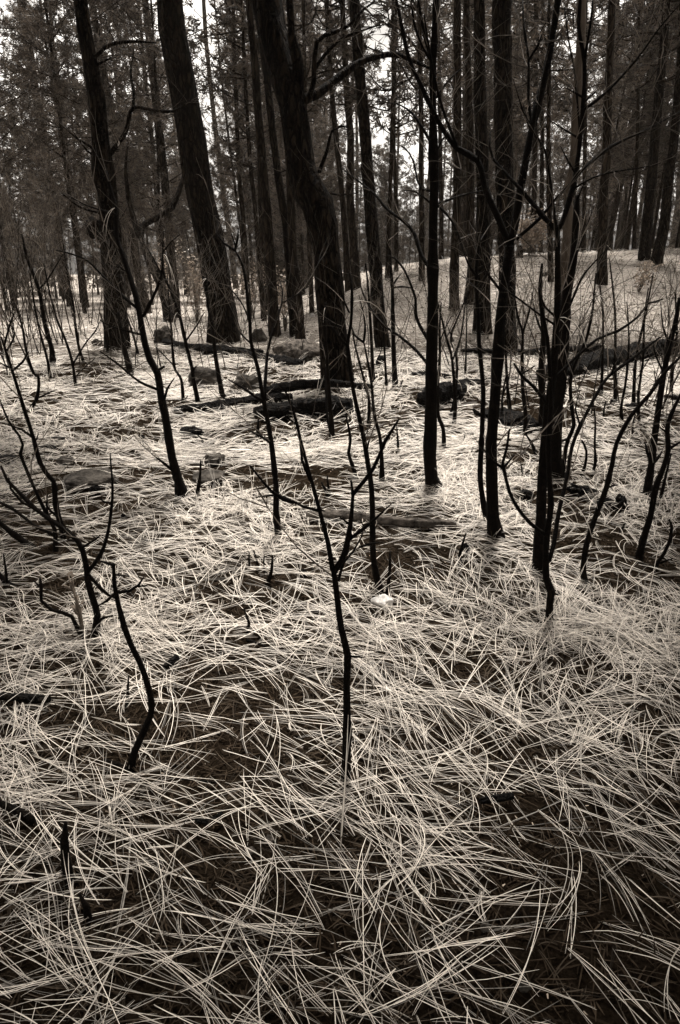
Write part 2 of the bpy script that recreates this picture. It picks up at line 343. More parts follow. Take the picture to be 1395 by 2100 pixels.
def plant(name, label, cat, stems, branches=(), mat='char', dist=None, ext=0, group=None, twigs=1.0, seed=None, sides=9, trunkname='stem',
          ripple=0, lobes=0, rough=.10, flare=1.25, burls=(), twigmat='twig', twiglen=.3, dvar=.45, caught=0, minsamp=.03):
    if seed is None: seed = int(sum(ord(c) * (i + 1) for i, c in enumerate(label)) % 9973)
    rnd = random.Random(seed); trail = []; root = None
    allparts = [(s, True) for s in stems] + [(s, False) for s in branches]; tips = []
    for s, isstem in allparts:
        w0, w1, pts = parse(s); n = len(pts)
        if isstem and (root is None or (dist and not trail) or (trail and pts[0][1] > 600 and min(math.hypot(t[0] - pts[0][0], t[1] - pts[0][1]) for t in trail) > 30)):
            if dist: b = at(pts[0][0], pts[0][1], dist); b.z = G(b.x, b.y)
            else: b = hit(*pts[0])
            if root is None: root = empty(name, b); base = b
            Y0 = b.y
            fresh = True
        else: fresh = False
        if not isstem or not fresh:
            q = min(trail, key=lambda t: (t[0] - pts[0][0]) ** 2 + (t[1] - pts[0][1]) ** 2); Y0 = q[2]
        Ltot = sum(math.hypot(pts[i + 1][0] - pts[i][0], pts[i + 1][1] - pts[i][1]) for i in range(n - 1)) / F * Y0
        drift = rnd.uniform(-.10, .10) if isstem else rnd.choice((-1, 1)) * rnd.uniform(.15, dvar); P = []; W = []; run = 0; ph = rnd.uniform(0, 6)
        for i, (x, y) in enumerate(pts):
            if i: run += math.hypot(x - pts[i - 1][0], y - pts[i - 1][1]) / F * Y0
            u = run / max(Ltot, 1e-6); Y = Y0 + drift * run + .02 * Ltot * math.sin(u * 5 + ph) * u
            if fresh and i == 0: p = b.copy()
            else: p = at(x, y, Y)
            P.append(p); ww = w0 + (w1 - w0) * u; W.append(max(.0006, ww / 2 / F * depth(p))); trail.append((x, y, Y))
            if i < n - 1:                                # denser trail for attachments
                x2, y2 = pts[i + 1]
                for k in (.25, .5, .75): trail.append((x + (x2 - x) * k, y + (y2 - y) * k, Y))
        if fresh:
            W[0] *= flare; P.insert(0, b - Vector((0, 0, .05 + W[0]))); W.insert(0, W[0] * 1.15)
        else: P[0] = P[0] + (P[0] - P[1]).normalized() * W[0] * .3
        if isstem and ext and pts[-1][1] <= 6:
            d = (P[-1] - P[-3]).normalized(); d = (d + Vector((0, 0, 1.2))).normalized()
            for k in range(3): P.append(P[-1] + d * ext / 3); W.append(W[-1] * .8)
        elif not isstem or not ext: W[-1] *= .7
        step = max(minsamp, min(.25, W[1] * 1.3)); P, W = resample(P, W, step)
        if not ripple:
            W = [r * (1 + .13 * noise.noise(Vector((i * .35, seed, 0)))) for i, r in enumerate(W)]
            for _ in range(max(1, len(W) // 14)):        # nodes where side shoots broke off
                k = rnd.randrange(1, len(W) - 1) if len(W) > 3 else 1; W[k] *= 1.22
        if isstem:
            for bx, by, br, amt in burls:
                for i, p in enumerate(P):
                    X, Yp, _ = project(p.x, p.y, p.z); dd = abs(Yp - by)
                    if dd < br: W[i] *= 1 + amt * (1 - (dd / br) ** 2)
        V, Fc = [], []; tube(V, Fc, local(P, base), W, sides if isstem else max(5, sides - 2), rough, 38 if not ripple else 6, seed, True, ripple if isstem else 0, lobes)
        link(trunkname if isstem else 'branch', mesh(trunkname, V, Fc, M[mat]), root)
        tips.append((P, W, isstem))
    if twigs > 0:
        V, Fc = [], []; CL = []
        for P, W, isstem in tips:
            n = len(P); L = sum((P[i + 1] - P[i]).length for i in range(n - 1)); cnt = int(L * twigs * (3 if isstem else 8) + rnd.random())
            for _ in range(min(cnt, 90)):
                k = int(n * (rnd.uniform(.35, 1) if isstem else rnd.uniform(.2, 1))); k = min(max(k, 1), n - 2) if n > 2 else 0
                t = (P[min(k + 1, n - 1)] - P[k]).normalized(); dd = t * .6 + Vector((rnd.gauss(0, .6), rnd.gauss(0, .6), rnd.gauss(.25, .4)))
                V, Fc = [], []
                twig_cluster(V, Fc, P[k] - base, dd, twiglen * rnd.uniform(.5, 1.4), min(.0028, W[k] * .45) * rnd.uniform(.6, 1), rnd, 1); CL.append((V, Fc))
        if len(CL) <= 14:
            for V, Fc in CL: link('twig', mesh('twig', V, Fc, M[twigmat]), root)
        else:
            AV, AF = [], []
            for V, Fc in CL: m = len(AV); AV += V; AF += [tuple(i + m for i in f) for f in Fc]
            link('twig_spray', mesh('twig_spray', AV, AF, M[twigmat]), root)
    if caught and len(tips) > 1:                            # dead needle bundles caught on the limbs
        for P, W, isstem in tips:
            for _ in range(int(len(P) * .03 * caught + rnd.random() * .7)):
                k = rnd.randrange(int(len(P) * .35), len(P) - 1) if len(P) > 4 else 0; V, Fc = [], []; a = rnd.uniform(0, 6.28)
                for j in range(rnd.choice((1, 2, 2, 3))):
                    q = Vector((math.cos(a + j * .3), math.sin(a + j * .3), rnd.uniform(-.2, .6))); p = P[k] - base; Q = [p]; L = rnd.uniform(.1, .2)
                    for i in range(6): q = (q + Vector((0, 0, -.38))).normalized(); Q.append(Q[-1] + q * L / 6)
                    tube(V, Fc, Q, [.0013] * 6 + [.0006], 3, cap=False)
                link('caught_needles', mesh('caught_needles', V, Fc, M['needle']), root)
    tag(root, label, cat, group)
    return root, base, tips
def sap(label, stems, branches=(), **k):
    k.setdefault('twigs', .45); k['twigs'] = k['twigs'] * 2.1 if k['twigs'] > .28 else k['twigs']; k.setdefault('caught', 1 if k['twigs'] > .5 else 0); return plant('burnt_sapling', label, 'sapling', stems, branches, **k)

# foreground saplings --------------------------------------------------------
sap('forked black sapling nearest the camera, standing alone in the middle of the needles',
    ['18 12 709,1605 712,1500 711,1400 713,1345 700,1290 692,1230 687,1185 682,1165', '11 4 682,1167 672,1110 655,1045 643,1000 632,962 616,900 600,835 584,799 571,788'],
    ['14 6 686,1172 700,1150 709,1130 718,1080 724,1015 720,985', '9 6 724,1014 765,962 790,905 818,860', '8 3 715,1107 745,1085 772,1062 803,1033',
     '7 2 694,1190 704,1155 725,1130 742,1100 745,1078 738,1064', '5 3 737,1122 760,1115 787,1112', '5 3 718,1076 697,1060',
     '7 3 655,1048 622,1039 582,1019 555,1016 529,1019', '8 5 600,1030 582,1024 556,1007 513,955', '4 3 658,1046 667,1048', '5 3 713,1346 730,1347 748,1348',
     '6 4 636,985 620,945 615,905', '5 3 604,845 590,815 566,800', '4 2 610,873 592,858 575,845'], twigs=.1)
sap('crooked bare black sapling in the lower left foreground, sharply bent at its waist',
    ['15 9 268,1582 275,1545 290,1510 308,1470 312,1445 305,1410 288,1360 268,1320 255,1285 243,1240 235,1200 233,1156'],
    ['6 4 234,1160 218,1154 203,1150', '8 4 240,1215 265,1212 284,1200 295,1184', '6 4 236,1216 220,1232 200,1243', '5 3 233,1178 265,1182', '9 6 266,1578 240,1566 210,1556', '4 3 284,1203 303,1200'], twigs=.05)
sap('slanting black sapling at left whose long limb leans out of the frame',
    ['15 6 195,1308 200,1262 190,1225 180,1190 178,1165 170,1130 160,1110 140,1090 110,1070 75,1045 40,1010 15,985 2,955'],
    ['9 4 181,1172 205,1140 220,1100 228,1050 231,1000 226,930', '5 3 228,1032 214,1030 205,1022', '7 6 182,1178 205,1205 222,1220 236,1226',
     '5 3 166,1125 190,1110 206,1098', '4 3 160,1112 138,1106', '6 3 75,1045 45,1030 22,1002 18,978', '6 4 199,1280 210,1268 232,1262'], twigs=.12)
sap('low black stem curling up in a hook beside the leafy sprout', ['9 6 173,1313 160,1290 148,1265 130,1257 105,1250 85,1232 84,1200 82,1185'], ['4 3 85,1205 68,1190'], twigs=.05)
sap('thin black sapling at left edge with a zigzag top',
    ['9 4 115,1132 112,1085 97,1056 72,1004 49,950 42,931 47,912 40,894 17,862 0,820'], ['7 6 109,1096 75,1080 43,1056 20,1040 -5,1028', '4 3 98,1054 96,1030 98,1015', '5 3 120,1062 104,1048 94,1034'], twigs=.25)
sap('tall slim black sapling at left with a forked top above pale needles',
    ['12 5 131,1106 126,1079 115,1036 110,987 95,970 83,950 77,931 69,899 49,836 26,762 9,710 2,690'],
    ['5 3 69,899 43,880 0,866', '4 2 75,902 79,888', '5 3 26,760 47,742 60,720', '4 3 24,756 0,744', '5 3 9,708 20,668 30,640', '4 2 14,720 30,690 28,662'], twigs=.5)
sap('long curved black sapling in front of the left trees with two raised arms',
    ['20 6 374,1022 367,988 353,937 341,865 330,808 323,765 307,736 298,707 290,664 281,617 270,579 252,522 239,485 238,425 229,395 218,350'],
    ['7 3 295,648 321,594 333,551 335,476', '6 3 281,632 255,610 215,570 180,535 150,522 115,513', '5 2 296,688 265,680 230,670 211,661 205,655', '6 3 326,800 285,782 240,745 205,720',
     '5 3 338,818 343,798 358,775', '7 5 325,759 338,751', '6 3 360,970 330,945 310,930', '4 2 270,579 262,560 235,540', '4 2 330,560 315,530 300,505', '3 2 333,520 352,495 370,480', '4 2 238,440 212,432 175,420 130,395'], twigs=.7)
sap('slender black sapling left of centre topped by a small fork',
    ['13 5 572,1110 566,1048 567,1008 560,937 552,879 541,822 529,756 515,702 513,665 506,594 498,545 482,513'],
    ['5 3 482,514 488,488 489,468', '4 2 484,508 475,479', '5 3 482,514 460,499 443,479 449,456', '6 4 556,910 533,893 512,884', '7 4 540,825 505,800 468,778', '4 3 516,705 495,685 488,660',
     '8 3 543,818 545,770 549,723 555,694 567,660 578,622 580,599 574,574', '4 2 578,622 604,608 633,587', '4 2 512,660 498,625 470,590 450,585'], twigs=.6)
sap('slim black sapling rising behind the white stone',
    ['14 5 780,1218 768,1159 764,1108 764,1050 761,993 750,922 742,879 729,822 719,765 713,707 720,664 722,600 718,560'],
    ['5 3 714,712 695,690 668,655', '4 2 713,705 690,665 655,655', '4 2 716,640 700,600 690,540', '4 3 752,930 757,905'], twigs=.6)
plant('burnt_stick', 'upright charred stick beside the slim sapling, just behind the white stone', 'stick', ['8 5 795,1222 800,1160 800,1130'], twigs=0)
sap('thick straight black sapling with curved foot and wide side limbs right of centre',
    ['28 12 893,1006 885,980 882,937 884,851 885,765 886,707 888,650 888,551 889,436 891,379 889,315 888,200 888,129 892,57 894,0'],
    ['7 3 885,757 855,720 820,690 785,665 760,632 745,602 737,580', '8 3 885,708 868,680 854,650 852,610 845,590 830,555 810,530 793,522', '9 3 884,552 865,525 850,480 830,455 795,430 770,400 740,375 700,345',
     '5 2 891,424 870,405 850,392 828,390', '6 2 895,420 920,410 950,400 990,391', '6 3 892,415 925,450 943,490 956,530', '6 2 885,392 865,388 856,370 848,330 830,303 815,295', '7 2 888,300 865,260 845,232 820,215 795,210',
     '8 6 887,130 870,70 858,0', '6 4 887,128 866,95 850,50 843,0', '5 2 889,208 920,165 960,130', '4 2 889,330 905,290 925,265'], ext=1.5, twigs=.9, flare=1.5)
sap('thick black sapling with swollen foot, forking into a wide V right of centre',
    ['26 19 1018,1108 1012,1064 1009,979 1008,908 1015,822 1021,736 1027,650 1034,594 1045,505', '14 6 1045,500 1038,487 1021,445 996,390 980,330 937,304 899,249 865,178 839,120 822,43 813,0',
     '17 13 1046,498 1055,470 1069,379 1090,272 1107,200 1124,129 1138,43 1145,0'],
    ['8 3 1060,489 1085,468 1110,445 1138,410 1180,365', '7 4 1092,268 1084,200 1084,123 1075,57 1072,0', '5 3 1085,123 1104,92 1112,69', '7 4 937,300 908,224 894,172 880,100 870,30', '4 2 1090,258 1075,235 1052,160',
     '6 3 980,335 985,300 978,280', '5 2 1012,420 1000,380 985,340', '6 2 1030,600 1000,560 980,520', '4 2 1069,379 1080,330 1100,290'], ext=1.5, twigs=.9, flare=1.6)
sap('thin black stem with a broken stub, hugging the left side of the V forked sapling',
    ['12 7 1003,1078 994,1045 985,980 988,908 990,856 991,793 983,707 981,650 977,565 985,480'], ['8 7 988,853 975,845 970,838', '5 3 980,570 960,540 945,500', '5 2 978,600 1000,560 1010,520'], twigs=.5)
sap('tall black sapling at right with three limbs spreading high up',
    ['24 11 1108,1178 1110,1065 1113,979 1120,880 1125,836 1133,779 1138,722 1143,651 1144,551 1143,472', '11 7 1143,470 1152,459 1167,413 1180,362 1190,287 1196,215 1199,129 1187,57 1190,0'],
    ['11 4 1143,472 1135,465 1110,439 1072,393 1032,350 1012,327 1004,301 1006,270', '7 3 1141,468 1133,407 1127,358 1118,310 1101,278 1084,258 1074,212', '8 3 1184,358 1220,325 1253,301 1290,282 1325,267 1395,228',
     '6 3 1196,226 1244,189 1305,123 1353,57 1395,8', '5 3 1198,210 1222,188 1225,196', '6 4 1199,120 1210,57 1216,0', '4 3 1190,287 1180,160 1167,86 1158,14', '5 2 1188,284 1155,264 1128,247', '4 2 1180,385 1215,365 1260,352 1310,345 1355,335',
     '7 4 1134,779 1178,736 1224,696 1267,679 1308,650 1330,622 1359,614', '9 5 1119,824 1092,790 1072,773 1054,745', '4 3 1072,766 1098,750', '5 3 1140,650 1118,630 1107,600', '5 3 1136,665 1100,640 1060,610 1030,590',
     '5 2 1183,360 1165,330 1150,300', '5 2 1196,200 1180,190 1160,180'], ext=1.5, twigs=1.0, flare=1.5)
sap('black sapling with kinked foot by the right cluster, limb hooked to the left',
    ['15 7 1125,1283 1128,1237 1131,1214 1121,1188 1120,1122 1124,1085 1130,1036 1127,979 1125,908 1130,836 1128,760 1122,690 1112,640 1106,590'],
    ['10 5 1126,1150 1136,1115 1147,1046 1164,974 1173,917 1190,874 1224,808 1247,773 1296,736 1353,692', '9 5 1121,1098 1090,1075 1063,1043 1045,1008 1034,965 1031,950 1040,915 1045,880', '5 3 1031,960 1043,948 1056,930', '6 3 1031,960 1010,945 995,925',
     '5 4 1131,1215 1145,1220', '4 2 1255,768 1260,745 1268,735', '4 2 1190,874 1180,840 1190,800'], twigs=.3)
sap('stout black sapling behind the right cluster with a thick flared foot',
    ['30 13 1145,982 1138,937 1141,851 1148,793 1156,722 1159,650 1164,594 1176,536 1181,465 1184,400', '9 4 1156,972 1158,935 1165,902 1177,874 1173,836 1170,788 1180,745 1201,700 1215,640 1222,560'],
    ['5 3 1166,900 1150,905 1142,925', '5 2 1184,410 1200,370', '5 3 1160,650 1180,600 1200,560 1255,500', '4 2 1176,540 1195,490 1215,430'], twigs=.8)
sap('long black sapling leaning right across the needles toward the right edge',
    ['12 7 1203,1203 1196,1174 1204,1113 1222,1059 1244,999 1256,950 1265,908 1296,851 1333,808 1365,762 1398,730'], ['4 3 1246,1000 1257,996 1268,994', '4 2 1333,808 1345,785 1342,760', '4 2 1310,832 1306,800'], twigs=.3)
sap('dark straight sapling near the right edge with two short stubs low on its stem',
    ['15 9 1325,1027 1336,951 1342,902 1353,822 1362,765 1373,707 1385,664 1394,610'], ['6 4 1334,945 1327,925 1323,907', '6 4 1341,950 1350,938 1358,926', '4 2 1373,707 1360,670 1355,620', '4 2 1362,765 1345,730 1340,700'], twigs=.7)
sap('curving black sapling at the right edge with a stub close to its foot', ['14 8 1309,1151 1322,1099 1336,1050 1345,999 1359,964 1371,922 1368,885 1376,851 1398,805'],
    ['7 4 1312,1135 1313,1110 1319,1090', '6 4 1371,922 1384,913 1398,905', '5 3 1368,887 1353,876'], twigs=.3)
sap('thin wand leaning right at the right edge between two curved saplings', ['7 4 1352,1033 1360,1000 1368,965 1377,930'], twigs=.1)
sap('short black shoot bent like a sickle at the lower right edge', ['8 5 1343,1172 1348,1155 1362,1135 1375,1105 1378,1080 1373,1065'], ['4 3 1350,1157 1365,1150 1380,1146'], twigs=0)
sap('slim black stem with wavy trunk and forked top right of the charred big tree',
    ['9 4 783,991 783,937 779,894 768,851 762,788 755,745 746,700', '5 2 746,700 749,679 747,650 736,605'], ['5 3 746,702 727,687 719,664', '3 2 762,785 770,775 775,770'], twigs=.5)
sap('paired slim black stems standing before the foot of the charred big tree',
    ['10 5 682,905 679,851 674,793 670,722 666,673 668,620'], ['6 4 678,885 671,851 669,779 671,740'], twigs=.3)
sap('thin wavy black stem behind the central log, tips level with the hill foot', ['7 3 756,880 757,822 750,793 739,750 727,702 722,670'], twigs=.4)
sap('small kinked black shoot between the central log and the forked sapling', ['8 5 730,978 722,952 715,928 719,902 710,851'], twigs=0)
sap('slim black stem with a round knot at its foot beside the left log', ['11 4 463,823 456,808 443,736 438,693 435,665 426,622 424,560'], ['8 6 463,822 470,818'], twigs=.5)
sap('black stem with a tiny fork before the broad low rock',
    ['9 4 407,828 397,779 395,759 382,707 369,650 352,602 337,565 330,530'], ['4 3 396,760 403,750', '4 2 383,697 402,670 420,640', '3 2 369,650 350,640 330,600'], twigs=.6)
sap('thin bent black stem left of the broad low rock', ['6 3 376,825 372,779 357,750 352,679 349,650 343,560'], ['3 2 357,750 338,730 320,712', '4 3 377,824 385,812'], twigs=.6)
sap('dark stem growing against the foot of the leftmost large tree', ['12 8 270,776 261,736 250,690 243,640'], twigs=.2)
sap('thin black stem with a long right arm in the needles on the far left', ['6 3 156,797 149,745 135,699 115,650 100,590 90,540'], ['4 2 151,745 175,705 195,680 207,655', '3 2 158,770 175,752 195,735'], twigs=.6)
sap('thin black stem left of the leftmost large tree with a hooked foot', ['6 3 173,745 163,716 155,670 150,620 138,560 130,500'], twigs=.7)
sap('grey brown leaning stem in the left thicket, thickest of the group', ['10 5 109,753 106,716 92,664 80,594 57,533 45,480'], ['4 2 80,594 100,570 130,520', '3 2 92,664 75,630'], twigs=.9)
sap('thin dark stem beside the thickest leaning stem of the left thicket', ['6 3 105,786 97,736 83,684 70,620 62,560'], twigs=.8)
sap('slanting black stem at far left with a crooked lower half and side twig', ['7 4 60,845 75,819 80,788 79,773 69,765 54,719 46,670 30,620'], ['4 2 75,818 95,808 118,798'], twigs=.6)
sap('short stem just left of the foot of the leftmost large tree', ['5 3 222,725 218,693 211,659 205,640'], twigs=.5)
sap('short stem just right of the foot of the leftmost large tree', ['5 3 283,725 275,693 261,650 255,630'], twigs=.4)
sap('smooth slim sapling on the bare slope with one limb pointing right', ['11 5 811,798 808,736 806,650 805,594 802,551 800,500'], ['4 2 805,589 812,575 824,560', '4 3 807,590 825,588 845,591', '5 3 814,800 820,795 826,779'], twigs=.3)
sap('slender stem between the charred big tree and the slim sapling on the slope', ['8 4 765,788 763,722 759,650 756,600 750,540'], twigs=.5)
sap('hair thin stem with burnt bark flap behind it near the slope foot', ['5 3 793,796 789,722 786,660 785,600'], twigs=.4)
sap('bent black stem just right of the thick straight sapling', ['8 4 911,922 909,879 899,851 898,793 902,736 902,673 905,620'], ['3 2 902,700 915,670 925,650'], twigs=.7)
sap('wavy black stem in front of the hollow log, leaning left at the top', ['8 3 931,874 934,822 927,736 914,687 903,640 890,600'], ['4 2 928,740 945,690 955,620 965,570'], twigs=.9)
sap('crossing thin stem in front of the hollow log, leaning right at the top', ['7 3 925,855 934,808 937,736 925,693 940,650 960,600'], ['3 2 930,700 915,660'], twigs=.9)
sap('hair thin wand on the slope left of the big dark pine', ['4 2 955,772 956,720 957,679 958,600'], twigs=.4)
for lab, st in [('thin wavy stem on the lit needles right of the right cluster', '6 3 1214,977 1221,951 1220,908 1221,865 1217,822'),
                ('small S shaped black shoot right of the stout sapling foot', '7 4 1192,978 1200,955 1203,925 1193,902'),
                ('thin upright stem rising below the big leaning log at right', '6 3 1276,871 1274,836 1282,793 1287,750 1290,693 1286,620'),
                ('thin stem ending on a dark root clump below the leaning log', '7 3 1262,826 1262,736 1262,650 1257,590 1250,530'),
                ('slim stem left of the right edge saplings reaching the hill top', '6 3 1310,871 1310,808 1319,736 1322,650 1330,590'),
                ('short thick footed stem right of the dark root clump', '7 3 1299,834 1303,750 1313,693 1325,640 1340,560'),
                ('tiny bent shoot left of the right edge saplings', '4 3 1296,897 1299,865 1303,850'),
                ('forked tiny twig standing on needles under the leaning log', '4 3 1237,862 1239,840 1243,822'),
                ('thin straight stem crossing the end of the leaning log', '6 3 1233,813 1236,736 1237,650 1232,600 1225,540'),
                ('thin stem at the far right behind the right edge saplings', '7 4 1376,811 1380,750 1388,690 1385,600')]:
    sap(lab, [st], twigs=.9, twiglen=.28)
sap('leftmost stem of the charred clump beside the dark root mass', ['8 4 1048,860 1041,793 1038,736 1036,680'], twigs=.5)
sap('bent stem springing from the dark root mass, closest to its middle', ['9 4 1077,897 1078,851 1072,793 1071,740 1072,684 1062,650 1055,600'], ['5 2 1072,684 1085,640 1095,590', '4 2 1073,720 1062,690'], twigs=1)
sap('heavy black limb curving up from the right end of the dark root mass', ['15 8 1092,893 1110,865 1113,822 1110,765 1115,679 1108,600 1112,540'], ['5 2 1115,690 1100,650 1090,600', '4 3 1092,893 1100,904 1112,902'], twigs=.9)
sap('thin stem splitting in two left of the dark root mass', ['6 3 1038,872 1031,845 1031,810 1040,760', ], ['4 2 1031,812 1045,770 1048,720'], twigs=.4)
sap('leaning forked black twig stump right in front of the dark root mass', ['7 4 1100,933 1088,905 1078,890'], ['4 3 1088,905 1105,900'], twigs=0)
sap('heavy dark limb entering from the left edge above the low curling stem', ['13 10 72,1128 45,1108 15,1085 -12,1062'], twigs=0)
sap('dark stub at the left edge with a thin upright prong', ['13 10 25,1206 10,1192 -8,1168'], ['5 4 15,1198 11,1160 7,1135'], twigs=0)
plant('fallen_branch', 'thick dark branch coming in from the left edge low in the foreground', 'branch', ['20 17 78,1692 40,1666 -10,1642'], twigs=0, flare=.8)
for lab, st in [('tallest charred stub in the lower left corner', '22 10 143,1810 135,1765 132,1722 135,1686'), ('second charred stub in the lower left corner, leaning left', '15 7 183,1896 178,1862 163,1834'),
                ('leftmost prong of the five small burnt shoots left of centre', '4 3 512,1172 511,1150 511,1132'), ('curved thin prong, second of the five small burnt shoots', '4 3 529,1168 527,1148 521,1131'),
                ('straight thin prong in the middle of the five small burnt shoots', '5 3 545,1179 541,1155 542,1138'), ('thickest of the five small burnt shoots left of centre', '9 4 548,1200 557,1172 559,1138'),
                ('leaning prong at the back of the five small burnt shoots', '6 4 547,1127 553,1115 561,1102'), ('short twisted shoot left of the nearest forked sapling', '6 4 507,1302 511,1278 500,1247'),
                ('left one of a pair of dark prongs behind the pale lying log', '6 4 673,1022 667,1004 659,988'), ('right one of a pair of dark prongs behind the pale lying log', '5 4 678,1016 673,995 671,975'),
                ('slim charred shoot between the V forked sapling and the pale lying log', '8 4 942,1163 945,1130 956,1093'), ('small upright prong right of the V forked sapling', '5 3 1076,984 1071,965 1068,949'),
                ('thin prong on the bright needles left of the thick straight sapling', '5 3 817,932 816,900 813,868'), ('thin upright stick left of the bent waist sapling', '6 4 262,1452 262,1420 264,1385'),
                ('short prong topped by a bark piece beside the long curved sapling', '7 5 403,1027 410,980 412,945'), ('tiny dark prong behind the long leaning sapling at right', '6 4 1272,1092 1282,1074'),
                ('dark prong below the central log, left of the slender sapling', '8 4 527,908 529,880 530,855'), ('black hooked prong right of the small dark bark heap', '5 3 417,915 415,900 405,892'),
                ('thin black prong at right of the hollow log', '4 3 950,912 952,900 953,893'), ('tiny splinter standing near the wood chunk lower right', '6 4 850,1668 856,1645')]:
    plant('burnt_shoot', lab, 'shoot', [st], twigs=0)

# ------------------------------------------------------------------ big trees in front
def tree(label, stems, branches=(), **k):
    k.setdefault('mat', 'bark'); k.setdefault('ext', 5); k.setdefault('twigs', .05); k.setdefault('sides', 22); k.setdefault('ripple', .035); k.setdefault('lobes', 9)
    k.setdefault('rough', .18); k.setdefault('trunkname', 'trunk'); k.setdefault('flare', 1.15); k.setdefault('minsamp', .06); k.setdefault('twiglen', .4)
    return plant('pine_tree', label, 'tree', stems, branches, **k)
tree('charred leftmost large pine with a round burl on its left side and a knobbly collar',
     ['48 28 241,716 238,651 232,551 226,450 214,358 206,287 198,200 186,129 172,57 166,0'],
     ['10 4 218,328 232,308 258,270 272,222 310,225 355,228 385,210 400,195', '7 3 272,225 275,190 268,150 275,100', '6 3 205,322 185,300 160,285 120,250', '5 2 205,325 180,310 150,270', '6 3 222,440 200,435 165,425 125,395',
      '9 4 186,124 205,108 225,92 270,85 320,88', '7 4 188,140 205,130 228,118'], burls=((212, 350, 22, .28), (200, 300, 10, .1)), twigs=1.0, twiglen=.3)
tree('broad furrowed pine trunk leaning left, widest of the left trees',
     ['58 54 461,702 455,637 438,522 412,407 403,344 383,229 369,143 354,57 349,0'], ['4 2 375,235 395,222 410,200', '4 2 440,585 420,548 410,546'], flare=1.25, twigs=.15)
tree('heavily charred crooked trunk with swollen burls and two leaders, in the middle',
     ['56 60 694,790 687,722 681,665 676,594 670,522 661,465 652,420 630,387 618,344 607,258 598,200 581,143 558,57 547,0', '26 15 612,215 610,129 598,72 594,0'],
     ['20 6 622,205 650,193 693,160 736,129 779,115 811,112 851,126 885,142', '12 4 632,203 643,170 645,120 650,86 667,72 679,69 716,52 745,20 770,2', '8 3 647,140 667,112 700,80 735,66 780,50',
      '9 4 655,352 672,305 680,270 700,258 715,262', '5 2 670,395 700,400 735,395', '5 2 640,330 600,345 560,358'], burls=((679, 425, 26, .18), (690, 468, 16, .12), (640, 390, 16, .12)), twigs=.55, flare=1.2)
tree('straight slim dark pine right of the crooked charred trunk, foot on the flat ground',
     ['28 21 786,714 776,637 770,551 762,465 756,379 753,344 745,229 737,143 733,72 727,0'], twigs=.5, sides=16)
tree('dark straight pine with a spreading foot on the slope, left of the widest right trunk',
     ['32 22 988,683 991,579 991,465 988,315 984,172 983,29 983,0'], twigs=.4, flare=1.3, sides=16)
tree('widest pine trunk on the right, furrowed bark, standing behind the V forked sapling',
     ['32 38 1041,729 1041,637 1038,436 1033,344 1032,200 1031,86 1030,0'], flare=1.25, twigs=.25)
tree('curved dark tree with an elbow limb between the two left trunks', ['22 12 348,660 341,622 327,579 301,522 288,484', '12 5 288,484 280,470 264,407 261,384 258,340 262,300'],
     ['13 8 288,484 292,465 310,453 344,433 358,416 370,384 378,360 382,330'], ext=0, twigs=.7, sides=12, ripple=0)
